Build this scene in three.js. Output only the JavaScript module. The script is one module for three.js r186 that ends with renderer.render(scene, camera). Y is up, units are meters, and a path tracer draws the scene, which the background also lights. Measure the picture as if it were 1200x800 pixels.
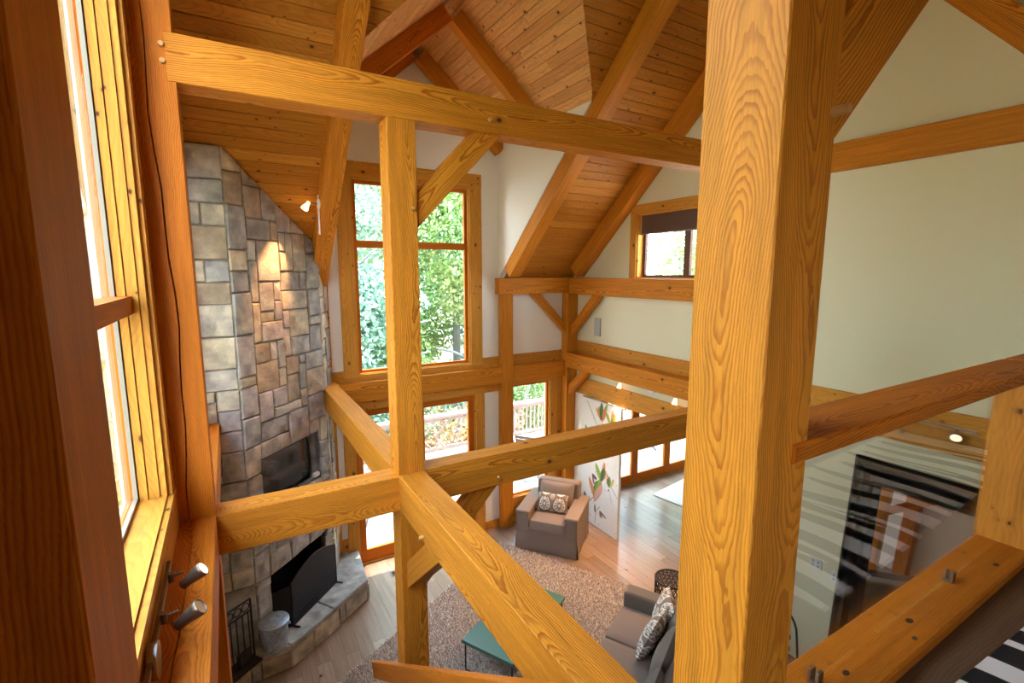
import * as THREE from 'three';
import { mergeGeometries } from 'three/addons/utils/BufferGeometryUtils.js';
import { RoundedBoxGeometry } from 'three/addons/geometries/RoundedBoxGeometry.js';
import { RectAreaLightUniformsLib } from 'three/addons/lights/RectAreaLightUniformsLib.js';

// ---------------------------------------------------------------- camera, sky, sun, exposure
RectAreaLightUniformsLib.init();
const H = 4.4;                                   // camera height over the main floor; all y below are relative to the lens
const scene = new THREE.Scene();
const camera = new THREE.PerspectiveCamera(69.97, 1.5, 0.03, 200);
camera.position.set(0, H, 0);
{
  const yaw = THREE.MathUtils.degToRad(30.332), pitch = THREE.MathUtils.degToRad(8.13);
  camera.lookAt(Math.sin(yaw) * Math.cos(pitch), H - Math.sin(pitch), -Math.cos(yaw) * Math.cos(pitch));
}
const renderer = new THREE.WebGLRenderer();
renderer.toneMapping = THREE.LinearToneMapping;
renderer.toneMappingExposure = 2.2;
renderer.shadowMap.enabled = true;
{
  const w = 64, h = 32, d = new Float32Array(w * h * 4);
  for (let y = 0; y < h; y++) for (let x = 0; x < w; x++) {
    const e = Math.max(0, (y + 0.5) / h * 2 - 1), i = (y * w + x) * 4, k = Math.pow(e, 0.6);
    d[i] = 0.88 - 0.36 * k; d[i + 1] = 0.95 - 0.17 * k; d[i + 2] = 1.04 + 0.05 * k; d[i + 3] = 1;
  }
  const t = new THREE.DataTexture(d, w, h, THREE.RGBAFormat, THREE.FloatType);
  t.mapping = THREE.EquirectangularReflectionMapping; t.magFilter = THREE.LinearFilter; t.needsUpdate = true;
  scene.background = t; scene.backgroundIntensity = 9.0;
}
const sun = new THREE.DirectionalLight(0xfff0d8, 12);
sun.position.set(8.2, H + 26, -12.7); sun.target.position.set(3, 0, -6.5);
sun.castShadow = true; sun.shadow.mapSize.set(4096, 4096);
Object.assign(sun.shadow.camera, { left: -22, right: 22, top: 22, bottom: -22, near: 1, far: 80 });
scene.add(sun, sun.target);

// ---------------------------------------------------------------- random, noise, names
let seed = 7;
const rnd = (a = 0, b = 1) => { seed = (seed * 1664525 + 1013904223) >>> 0; return a + (b - a) * seed / 4294967296; };
const hash = (x, y, s) => { let n = Math.imul(x, 374761393) ^ Math.imul(y, 668265263) ^ Math.imul(s, 974711); n = Math.imul(n ^ (n >>> 13), 1274126177); return ((n ^ (n >>> 16)) >>> 0) / 4294967296; };
const sm = (t) => t * t * (3 - 2 * t), mix = (a, b, t) => a + (b - a) * t, clamp = (x, a = 0, b = 1) => Math.min(b, Math.max(a, x));
const sstep = (a, b, x) => sm(clamp((x - a) / (b - a)));
function vnoise(x, y, px, py, s) {               // value noise, periodic in px, py cells
  const xi = Math.floor(x), yi = Math.floor(y), fx = sm(x - xi), fy = sm(y - yi), m = (a, p) => ((a % p) + p) % p;
  const h = (i, j) => hash(m(xi + i, px), m(yi + j, py), s);
  return mix(mix(h(0, 0), h(1, 0), fx), mix(h(0, 1), h(1, 1), fx), fy);
}
const fbm = (u, v, n, s, oct = 4) => { let a = 0, k = 0.5, t = 0; for (let o = 0; o < oct; o++) { a += k * vnoise(u * n, v * n, n, n, s + o); t += k; k *= 0.5; n *= 2; } return a / t; };
const used = {};
const numbered = (n) => { const k = used[n] = (used[n] ?? -1) + 1; return k ? n + '_' + String(k).padStart(3, '0') : n; };

// ---------------------------------------------------------------- textures
function dataTex(w, h, f, srgb = true) {
  const d = new Uint8Array(w * h * 4);
  for (let y = 0; y < h; y++) for (let x = 0; x < w; x++) { const c = f(x / w, y / h), i = (y * w + x) * 4; d[i] = c[0]; d[i + 1] = c[1]; d[i + 2] = c[2]; d[i + 3] = 255; }
  const t = new THREE.DataTexture(d, w, h); t.magFilter = THREE.LinearFilter; t.minFilter = THREE.LinearMipmapLinearFilter; t.generateMipmaps = true;
  t.wrapS = t.wrapT = THREE.RepeatWrapping; if (srgb) t.colorSpace = THREE.SRGBColorSpace; t.needsUpdate = true; return t;
}
const TU = 2.4, TV = 0.32;                        // metres covered by a wood texture
function wood({ s, ring = 0.015, flat = 0.5, deep = 0.06, light = [211, 135, 40], dark = [150, 74, 12], knots = 0, kcol = [84, 46, 22], w = 1024, h = 256, contrast = 1, wob = 0.05 }) {
  const R = (k) => hash(k, s, 91) * 6.283;
  const S = (u, k) => 0.66 * Math.sin(6.283 * u + R(k)) + 0.24 * Math.sin(12.566 * u + R(k + 1)) + 0.08 * Math.sin(25.13 * u + R(k + 2)) + 0.03 * Math.sin(62.83 * u + R(k + 3));
  const kn = []; for (let i = 0; i < knots; i++) kn.push([hash(i, s, 5), hash(i, s, 6) * TV, 0.005 + 0.012 * hash(i, s, 7) ** 2]);
  return dataTex(w, h, (u, vv) => {
    const v = vv * TV, c = flat * TV + wob * S(u, 1);
    const d = deep * (1 + 0.9 * S(u, 11));
    let r = Math.hypot(v - c, d) + 0.004 * vnoise(u * 24, v * 40, 24, 13, s) + 0.002 * vnoise(u * 90, v * 160, 90, 52, s + 1);
    let kd = 0, kdist = 9;
    for (const [ku, kv, kr] of kn) {
      let du = Math.abs(u - ku); du = Math.min(du, 1 - du) * TU; let dv = Math.abs(v - kv); dv = Math.min(dv, TV - dv);
      const e = Math.hypot(du * 0.75, dv) / kr; r += 0.03 * Math.exp(-e * 0.5); kdist = Math.min(kdist, e);
    }
    kd = 1 - sstep(0.6, 1.15, kdist);
    const t = r / ring, f = t - Math.floor(t), yr = hash(Math.floor(t), s, 3);
    const late = sstep(0.35, 0.9, f) * (1 - sstep(0.93, 1, f)) * (0.55 + 0.45 * yr) * contrast;
    const fib = (vnoise(u * 70, v * 900, 70, 288, s + 4) - 0.5) * 0.10 + (vnoise(u * 8, v * 60, 8, 19, s + 6) - 0.5) * 0.12;
    const o = [0, 1, 2].map((i) => { let q = mix(light[i], dark[i], late * 0.8) * (1 + fib); q = mix(q, q * 0.72, Math.exp(-Math.max(0, kdist - 1) * 1.4) * (knots ? 0.6 : 0)); return clamp(mix(q, kcol[i], kd * 0.9), 0, 255); });
    return o;
  });
}
const woodA = wood({ s: 11, deep: 0.05, ring: 0.0085, w: 2048, contrast: 1.0 }), woodB = wood({ s: 23, flat: -1.2, deep: 0.05, ring: 0.0062, wob: 0.02, contrast: 0.75, w: 2048 });
const woodC = wood({ s: 37, flat: 0.35, deep: 0.075, ring: 0.0068, w: 2048, contrast: 0.75 }), woodD = wood({ s: 51, flat: 0.62, deep: 0.035, ring: 0.0105, knots: 1, w: 2048, contrast: 0.95 });
const pineT = wood({ s: 61, flat: 0.3, deep: 0.12, ring: 0.018, knots: 9, light: [210, 146, 58], dark: [182, 112, 34], contrast: 0.55 });
const pineU = wood({ s: 83, flat: 0.7, deep: 0.09, ring: 0.016, knots: 11, light: [202, 136, 52], dark: [172, 102, 32], contrast: 0.6 });
const pineV = wood({ s: 89, flat: 0.4, deep: 0.12, ring: 0.017, knots: 9, light: [230, 170, 104], dark: [206, 138, 74], contrast: 0.55 });
const oakT = wood({ s: 97, flat: -0.7, deep: 0.08, ring: 0.012, knots: 3, light: [196, 178, 162], dark: [150, 130, 114], contrast: 0.7 });
const greyT = wood({ s: 103, flat: 0.5, deep: 0.09, ring: 0.02, knots: 4, light: [212, 204, 198], dark: [170, 160, 154], contrast: 0.5 });
const stoneC = dataTex(512, 512, (u, v) => { const a = fbm(u, v, 6, 7, 6), b = fbm(u + 0.3 * a, v, 12, 19, 4), c = vnoise(u * 200, v * 200, 200, 200, 3); const k = 212 + 150 * (a - 0.5) + 60 * (b - 0.5) + 22 * (c - 0.5); return [clamp(k * 1.01, 0, 255), clamp(k, 0, 255), clamp(k * (0.98 - 0.10 * (b - 0.4)), 0, 255)]; });
const stoneB = dataTex(512, 512, (u, v) => { const a = fbm(u, v, 5, 7, 6), b = 1 - Math.abs(fbm(u + 0.2 * a, v * 1.6, 7, 29, 5) * 2 - 1), k = 255 * clamp(0.2 + 0.5 * a + 0.5 * (b - 0.6)); return [k, k, k]; }, false);
const weave = dataTex(256, 256, (u, v) => { const a = Math.sin(u * 6.283 * 64), b = Math.sin(v * 6.283 * 64), k = 128 + 50 * a * b + 60 * (vnoise(u * 128, v * 128, 128, 128, 4) - 0.5); return [k, k, k]; }, false);
const metalB = dataTex(256, 256, (u, v) => { const k = 255 * fbm(u, v, 10, 44, 4); return [k, k, k]; }, false);
const spangle = dataTex(256, 256, (u, v) => { const k = 190 + 50 * (vnoise(u * 24, v * 24, 24, 24, 8) - 0.5) + 40 * (vnoise(u * 60, v * 60, 60, 60, 9) - 0.5); return [k * 0.97, k, k * 1.03]; });
function canvasTex(w, h, draw) { const c = document.createElement('canvas'); c.width = w; c.height = h; draw(c.getContext('2d'), w, h); const t = new THREE.CanvasTexture(c); t.colorSpace = THREE.SRGBColorSpace; t.wrapS = t.wrapT = THREE.RepeatWrapping; return t; }

// ---------------------------------------------------------------- materials
const std = (o) => new THREE.MeshStandardMaterial({ roughness: 0.6, ...o });
const timberM = (map, color = 0xffffff) => new THREE.MeshPhysicalMaterial({ map, color, roughness: 0.58, specularIntensity: 0.3, clearcoat: 0.04, clearcoatRoughness: 0.3 });
const FIR = [timberM(woodA), timberM(woodC), timberM(woodD), timberM(woodB)];
const FIRR = [timberM(woodA, 0xf0d8b4), timberM(woodC, 0xf0d8b4), timberM(woodB, 0xf0d8b4)];   // redder old growth timber
const M = {
  pine: timberM(pineT), pine2: timberM(pineU), pale1: timberM(pineV), pale2: timberM(pineV, 0xf0e6d8), pine3: timberM(pineT, 0xe2d6c4), pine4: timberM(pineU, 0xe6dccc),
  peg: std({ color: 0xc99a58, roughness: 0.6 }), sash: timberM(woodB, 0xf2d2b0),
  white: std({ color: 0xf0eadc, roughness: 0.9 }), cream: std({ color: 0xe4dcb8, roughness: 0.9 }),
  glass: new THREE.MeshPhysicalMaterial({ color: 0xffffff, transmission: 1, roughness: 0, thickness: 0, ior: 1.5 }),
  black: std({ color: 0x16161a, roughness: 0.45, metalness: 0.3 }), soot: std({ color: 0x1a1818, roughness: 0.95 }), iron: std({ color: 0x2a221e, roughness: 0.55, metalness: 0.5 }),
  screen: new THREE.MeshPhysicalMaterial({ color: 0x07070a, roughness: 0.12, clearcoat: 1, clearcoatRoughness: 0.05 }),
  mortar: std({ color: 0x857c70, roughness: 1 }), steel: std({ color: 0xb4b2b0, metalness: 1, roughness: 0.3 }), bronze: std({ color: 0x7a6658, metalness: 0.9, roughness: 0.38 }),
  zinc: std({ map: spangle, color: 0xd4dce4, metalness: 0.45, roughness: 0.34, bumpMap: metalB, bumpScale: 0.0012 }),
  taupe: std({ color: 0x7d6c60, roughness: 0.95, bumpMap: weave, bumpScale: 0.0006 }), taupe2: std({ color: 0x87766a, roughness: 0.95, bumpMap: weave, bumpScale: 0.0006 }),
  olive: std({ color: 0x6e6358, roughness: 0.95, bumpMap: weave, bumpScale: 0.0006 }),
  green: new THREE.MeshPhysicalMaterial({ color: 0x3d6a5a, roughness: 0.35, clearcoat: 0.3 }),
  plastic: std({ color: 0xe8e6e2, roughness: 0.5 }), grille: std({ color: 0xb9b6b0, roughness: 0.8 }),
  deck: std({ map: greyT, color: 0xa8a29e, roughness: 0.85 }), rail: std({ map: greyT, color: 0xb8a49c, roughness: 0.8 }),
  bark: std({ color: 0x8d8a88, roughness: 1, bumpMap: stoneB, bumpScale: 0.03 }), ground: std({ color: 0x6f6a4a, roughness: 1 }), roof: std({ color: 0x57524c, roughness: 1 }),
  siding: std({ color: 0x8a6a4c, roughness: 0.9 }), shade: std({ color: 0x5e4638, roughness: 0.9 }), silver: std({ color: 0xc8c0b0, metalness: 0.05, roughness: 0.38, bumpMap: metalB, bumpScale: 0.002 }),
  bead: std({ color: 0x9c907c, roughness: 0.6 }), loft: std({ map: oakT, color: 0x8a7462, roughness: 0.5 }),
  mirror: std({ color: 0xf0f0f0, metalness: 1, roughness: 0.02 }), rubber: std({ color: 0x1c1b1b, roughness: 0.6 }),
};
const OAK = [0xc6b4a6, 0xbdaa9a, 0xcfbfb0, 0xb5a18e].map((c) => new THREE.MeshPhysicalMaterial({ map: oakT, color: c, roughness: 0.36, specularIntensity: 0.6, clearcoat: 0.4, clearcoatRoughness: 0.2 }));
const STONE = [0xd6cab8, 0xc4beb8, 0xbab6b2, 0xdccdb2, 0xc2ac92, 0xccc2be, 0xb8b4ae, 0xdcd2c4].map((c) => std({ map: stoneC, color: c, roughness: 0.92, bumpMap: stoneB, bumpScale: 0.012 }));
const emit = (c, i) => new THREE.MeshStandardMaterial({ color: 0xfff0dc, emissive: c, emissiveIntensity: i, roughness: 0.6 });

// ---------------------------------------------------------------- geometry helpers
const V = (x, y, z) => new THREE.Vector3(x, y + H, z);
const shadow = (m) => { m.castShadow = m.receiveShadow = true; return m; };
function add(name, geo, mat, parent = scene) {
  const m = shadow(new THREE.Mesh(geo, mat)); m.name = parent === scene ? numbered(name) : name; parent.add(m); return m;
}
function tag(o, label, category, group) { o.userData.label = label; o.userData.category = category; if (group) o.userData.group = group; return o; }
function struct(o, label) { o.userData.kind = 'structure'; if (label) o.userData.label = label; return o; }
function thing(name, label, category, pos = [0, 0, 0], turn = 0, group) {
  const g = new THREE.Group(); g.name = numbered(name); g.position.copy(V(...pos)); g.rotation.y = turn; scene.add(g); return tag(g, label, category, group);
}
function sgroup(name, label) { const g = new THREE.Group(); g.name = name; scene.add(g); return struct(g, label); }
// chamfered timber along local X, from 0 to L; h along Y, w along Z
function timberGeo(L, h, w, c = 0.004, bevelEnd = 0) {
  const a = h / 2, b = w / 2, ring = [[a - c, b], [a, b - c], [a, -b + c], [a - c, -b], [-a + c, -b], [-a, -b + c], [-a, b - c], [-a + c, b]];   // [y,z]
  const pos = [], uv = [], ou = rnd(0, TU);
  for (let i = 0; i < 8; i++) {
    const p = ring[i], q = ring[(i + 1) % 8], len = Math.hypot(p[0] - q[0], p[1] - q[1]), ov = len < 0.03 ? 0.1 : rnd(0, Math.max(0.01, TV - len)), fu = ou + i * 0.37;
    const P = [[0, ...p], [L, ...p], [L, ...q], [0, ...q]], U = [[fu, ov], [fu + L, ov], [fu + L, ov + len], [fu, ov + len]];
    for (const k of [0, 2, 1, 0, 3, 2]) { pos.push(...P[k]); uv.push(U[k][0] / TU, U[k][1] / TV); }
  }
  for (const X of [0, L]) for (let i = 1; i < 7; i++) {
    const t = X ? [0, i + 1, i] : [0, i, i + 1];
    for (const k of t) { pos.push(X, ring[k][0], ring[k][1]); uv.push((ring[k][0] * 0.15) / TU + 0.3, (ring[k][1] + 0.15) / TV); }
  }
  const g = new THREE.BufferGeometry(); g.setAttribute('position', new THREE.Float32BufferAttribute(pos, 3)); g.setAttribute('uv', new THREE.Float32BufferAttribute(uv, 2));
  // make winding outward
  const pa = g.attributes.position, ua = g.attributes.uv, A = new THREE.Vector3(), B = new THREE.Vector3(), C = new THREE.Vector3(), ctr = new THREE.Vector3(L / 2, 0, 0);
  for (let i = 0; i < pa.count; i += 3) {
    A.fromBufferAttribute(pa, i); B.fromBufferAttribute(pa, i + 1); C.fromBufferAttribute(pa, i + 2);
    const n = B.clone().sub(A).cross(C.clone().sub(A)), o = A.clone().add(B).add(C).divideScalar(3).sub(ctr); if (Math.abs(n.x) < 1e-9) o.x = 0;
    if (n.dot(o) < 0) { pa.setXYZ(i + 1, C.x, C.y, C.z); pa.setXYZ(i + 2, B.x, B.y, B.z); const u1 = [ua.getX(i + 1), ua.getY(i + 1)]; ua.setXY(i + 1, ua.getX(i + 2), ua.getY(i + 2)); ua.setXY(i + 2, ...u1); }
  }
  g.computeVertexNormals(); return g;
}
// timber with a winding drying check cut into the face after ring point `at` (1: +Y face, 3: -Z face)
function crackedGeo(L, h, w, at, off, wid, dep, c = 0.004, n = 36) {
  const a = h / 2, b = w / 2, ring = [[a - c, b], [a, b - c], [a, -b + c], [a - c, -b], [-a + c, -b], [-a, -b + c], [-a, b - c], [-a + c, b]], pos = [], uv = [], ou = rnd(0, TU), A = ring[at], B = ring[at + 1], len = Math.hypot(A[0] - B[0], A[1] - B[1]);
  const d = [(B[0] - A[0]) / len, (B[1] - A[1]) / len], inn = at === 1 ? [-1, 0] : [0, 1];
  const sec = (t) => { const q = off(t), e = wid(t), P = (k, m) => [A[0] + d[0] * k + inn[0] * m, A[1] + d[1] * k + inn[1] * m]; return [...ring.slice(0, at + 1), P(q - e, 0), P(q, Math.min(dep, e * 12)), P(q + e, 0), ...ring.slice(at + 1)]; };
  let acc = [0]; { const s0 = sec(0.5); for (let i = 0; i < 11; i++) { const p = s0[i], q = s0[(i + 1) % 11]; acc.push(acc[i] + Math.hypot(p[0] - q[0], p[1] - q[1]) * (i === at + 1 || i === at + 2 ? 0.05 : 1)); } }
  for (let k = 0; k < n; k++) { const t0 = k / n, t1 = (k + 1) / n, s0 = sec(t0), s1 = sec(t1); for (let i = 0; i < 11; i++) { const j = (i + 1) % 11, F = [[t0 * L, ...s0[i]], [t1 * L, ...s1[i]], [t1 * L, ...s1[j]], [t0 * L, ...s0[j]]], G = [[t0 * L, acc[i]], [t1 * L, acc[i]], [t1 * L, acc[i + 1]], [t0 * L, acc[i + 1]]]; for (const m of [0, 2, 1, 0, 3, 2]) { pos.push(...F[m]); uv.push((G[m][0] + ou) / TU, G[m][1] / TV); } } }
  for (const [X, t] of [[0, [0, 2, 1]], [L, [0, 1, 2]]]) for (let i = 1; i < 7; i++) { const T3 = [0, i, i + 1]; for (const m of t) { const k = T3[m]; pos.push(X, ...ring[k]); uv.push(ring[k][0] * 0.06 + 0.3, ring[k][1] / TV + 0.5); } }
  const g = new THREE.BufferGeometry(); g.setAttribute('position', new THREE.Float32BufferAttribute(pos, 3)); g.setAttribute('uv', new THREE.Float32BufferAttribute(uv, 2)); g.computeVertexNormals(); return g;
}
function orient(m, p0, p1, up = new THREE.Vector3(0, 1, 0)) {
  const x = p1.clone().sub(p0).normalize(), z = x.clone().cross(up).normalize(), y = z.clone().cross(x);
  m.position.copy(p0); m.quaternion.setFromRotationMatrix(new THREE.Matrix4().makeBasis(x, y, z)); return m;
}
// a timber between two axis points (relative coordinates); h in the direction nearest to up, w across
function timber(name, a, b, h, w, mat, label, cat = 'beam', group, up, c) {
  const p0 = V(...a), p1 = V(...b), m = add(name, timberGeo(p0.distanceTo(p1), h, w, c), mat); orient(m, p0, p1, up && new THREE.Vector3(...up)); if (label) tag(m, label, cat, group); return m;
}
// axis-aligned timber from a box
function tbox(name, [x0, x1], [y0, y1], [z0, z1], axis, mat, label, cat, group) {
  const cx = (x0 + x1) / 2, cy = (y0 + y1) / 2, cz = (z0 + z1) / 2;
  if (axis === 'x') return timber(name, [x0, cy, cz], [x1, cy, cz], y1 - y0, z1 - z0, mat, label, cat, group);
  if (axis === 'z') return timber(name, [cx, cy, z1], [cx, cy, z0], y1 - y0, x1 - x0, mat, label, cat, group);
  return timber(name, [cx, y0, cz], [cx, y1, cz], x1 - x0, z1 - z0, mat, label, cat, group, [1, 0, 0]);
}
// plain box geometry in world place with metre uv, u along the longest side
function bx(x0, x1, y0, y1, z0, z1, tu = TU, tv = TV) {
  const L = [x1 - x0, y1 - y0, z1 - z0], g = new THREE.BoxGeometry(...L); g.translate((x0 + x1) / 2, (y0 + y1) / 2 + H, (z0 + z1) / 2);
  const p = g.attributes.position, n = g.attributes.normal, uv = g.attributes.uv, la = L.indexOf(Math.max(...L)), ou = rnd(0, 3), ov = rnd(0, 0.3), o = [x0, y0 + H, z0];
  for (let i = 0; i < p.count; i++) {
    const P = [p.getX(i), p.getY(i), p.getZ(i)], N = [n.getX(i), n.getY(i), n.getZ(i)].map(Math.abs), na = N.indexOf(Math.max(...N));
    const ax = [0, 1, 2].filter((k) => k !== na), ua = ax.includes(la) ? la : ax[0], va = ax.find((k) => k !== ua);
    uv.setXY(i, (P[ua] - o[ua] + ou) / tu, (P[va] - o[va] + ov) / tv);
  }
  return g;
}
const rbox = (w, h, d, r = 0.03, s = 3) => new RoundedBoxGeometry(w, h, d, s, r);
const pl = (plane, a0, a1, y0, y1, d0, d1, tu, tv) => plane === 'z' ? bx(a0, a1, y0, y1, d0, d1, tu, tv) : bx(d0, d1, y0, y1, a0, a1, tu, tv);
function tubeGeo(pts, r, seg = 12, rad = 8) { return new THREE.TubeGeometry(new THREE.CatmullRomCurve3(pts.map((p) => new THREE.Vector3(...p)), false, 'catmullrom', 0.1), seg, r, rad); }
function rod(a, b, r, rad = 8) { const A = new THREE.Vector3(...a), B = new THREE.Vector3(...b), g = new THREE.CylinderGeometry(r, r, A.distanceTo(B), rad); g.translate(0, A.distanceTo(B) / 2, 0); const q = new THREE.Quaternion().setFromUnitVectors(new THREE.Vector3(0, 1, 0), B.clone().sub(A).normalize()); g.applyQuaternion(q); g.translate(A.x, A.y, A.z); return g; }
// extruded outline in a vertical plane: plane 'z' uses (x,y), plane 'x' uses (z,y); thickness from d0 to d1; holes are rectangles [a0,a1,y0,y1]
function panel(plane, outline, holes, d0, d1) {
  const s = new THREE.Shape(outline.map(([a, y]) => new THREE.Vector2(a, y)));
  for (const [a0, a1, y0, y1] of holes) s.holes.push(new THREE.Path([[a0, y0], [a1, y0], [a1, y1], [a0, y1]].map((p) => new THREE.Vector2(...p))));
  const g = new THREE.ExtrudeGeometry(s, { depth: d1 - d0, bevelEnabled: false });
  if (plane === 'z') g.translate(0, H, d0); else { g.applyMatrix4(new THREE.Matrix4().set(0, 0, 1, 0, 0, 1, 0, 0, 1, 0, 0, 0, 0, 0, 0, 1)); g.translate(d0, H, 0); const ix = g.index; if (!ix) { const p = g.attributes.position, u = g.attributes.uv; for (let i = 0; i < p.count; i += 3) for (const t of [p, u, g.attributes.normal]) { const k = t.itemSize, arr = t.array; for (let j = 0; j < k; j++) { const q = arr[(i + 1) * k + j]; arr[(i + 1) * k + j] = arr[(i + 2) * k + j]; arr[(i + 2) * k + j] = q; } } } g.computeVertexNormals(); }
  return g;
}
const peg = (parent, x, y, z, nx, nz, r = 0.014, l = 0.03) => { const g = new THREE.CylinderGeometry(r * 0.8, r, l, 10); g.rotateX(Math.PI / 2); g.rotateY(Math.atan2(nx, nz)); const m = add('peg', g, M.peg, parent); m.position.copy(parent.worldToLocal(V(x + nx * l / 2, y, z + nz * l / 2))); m.quaternion.copy(parent.quaternion).invert(); return m; };

// ---------------------------------------------------------------- shell
const K = 0.905, ZE = -6.9, ceilY = (z) => K * (z - ZE);          // underside of the far roof slope
const ZR = -2.1, YR = ceilY(ZR), ZN = 2.7;                       // ridge, near eave wall
const KD = 0.867, XD = 2.5, YD = 3.15, DE = 1.35, YE = YD - KD * DE;   // dormer ridge and eave
const XL = -0.36, XRW = 5.36, ZW = -7.02;                        // inner wall planes
const FL = -4.4, LF = -1.36;

{ // floors
  const f = sgroup('floor', 'grey brown oak plank floor of the great room');
  add('subfloor', bx(-0.6, 9.8, FL - 0.2, FL - 0.02, -7.25, 2.9), M.mortar, f);
  const pw = 0.158, geos = {};
  let i = 0;
  for (let x = -0.36; x < 9.6; x += pw, i++) {
    let z = -7.06 - hash(i, 1, 1) * 1.1; const lens = [];
    while (z < -2.9) { const l = 1.3 + hash(i, Math.round(z * 10), 2) * 1.3; lens.push([Math.max(z, -7.1), Math.min(z + l, -2.9)]); z += l; }
    for (const [a, b] of lens) if (b - a > 0.05) add('floor_plank', bx(x + 0.001, x + pw - 0.001, FL - 0.02, FL, a + 0.001, b - 0.001), OAK[Math.floor(hash(i, Math.round(a * 9), 4) * 4)], f);
  }
  const rest = add('floor_under_loft', bx(-0.36, 9.6, FL - 0.02, FL, -2.9, 2.75), OAK[1], f); rest.userData.kind = 'stuff';
  const lf = struct(add('floor', bx(XL, XRW, LF - 0.13, LF, -0.615, ZN), M.loft), 'brown plank floor of the loft behind the glass railing');
  lf.userData.label = 'brown loft floor behind the glass railing';
}
{ // walls
  const yEl = ceilY(ZW);
  const far = [[-0.55, FL - 0.2], [9.7, FL - 0.2], [9.7, -1.55], [5.5, -1.55], [5.5, -0.02], [XD + DE, -0.02], [XD + DE, YE + 0.04], [XD, YD + 0.04], [XD - DE, YE + 0.04], [XD - DE, -0.02], [-0.55, -0.02]];
  const holesF = [[1.56, 3.34, -1.46, 1.27], [1.46, 3.42, FL - 0.1, -1.975], [4.1, 4.9, -3.94, -1.9], [6.2, 9.0, FL - 0.1, -2.2]];
  struct(add('wall_far', panel('z', far, holesF, ZW - 0.18, ZW), M.white), 'cream plaster wall round the tall dormer window and the deck doors');
  const gab = (z0, z1) => { const o = [[z0, FL - 0.2], [z1, FL - 0.2], [z1, Math.max(-0.02, YR - K * Math.abs(z1 - ZR))], [ZR, YR + 0.03], [z0, Math.max(-0.02, YR - K * Math.abs(z0 - ZR))]]; return o; };
  struct(add('wall_left', panel('x', gab(-7.2, 2.9), [[-3.21, -0.93, -1.24, 2.05], [-5.3, -3.75, -1.3, 0.95], [0.6, 1.9, -0.8, 0.35]], XL - 0.2, XL), M.white), 'white gable wall with the tall casement window');
  struct(add('wall_right', panel('x', gab(-7.2, 2.9), [[-5.46, -3.9, -0.10, 0.84], [-6.98, -3.62, FL - 0.1, -2.13]], XRW, XRW + 0.16), M.cream), 'cream gable wall with the small high window');
  struct(add('wall_back', panel('z', [[-0.55, FL - 0.2], [5.5, FL - 0.2], [5.5, 0.02], [-0.55, 0.02]], [], ZN, ZN + 0.18), M.white));
  struct(add('wall_dining', bx(9.55, 9.7, FL - 0.2, -1.55, -7.2, -2.4), M.white)); struct(add('wall_dining_near', bx(5.52, 9.55, FL - 0.2, -1.55, -2.6, -2.42), M.white));
  struct(add('ceiling_dining', bx(5.52, 9.9, -1.72, -1.55, -7.9, -2.4), M.white), 'white ceiling of the dining room');
  for (const s of [1, -1]) { // dormer cheeks
    const x0 = s > 0 ? XD + DE : XD - DE - 0.1, zt = ZE + YE / K;
    struct(add('wall_dormer', panel('x', [[ZW, ceilY(ZW)], [zt, YE + 0.03], [ZW, YE + 0.03]], [], x0, x0 + 0.1), M.white), s > 0 ? 'white triangular dormer cheek beside the board ceiling' : 'white dormer cheek hidden behind the rafter');
  }
}
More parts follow.
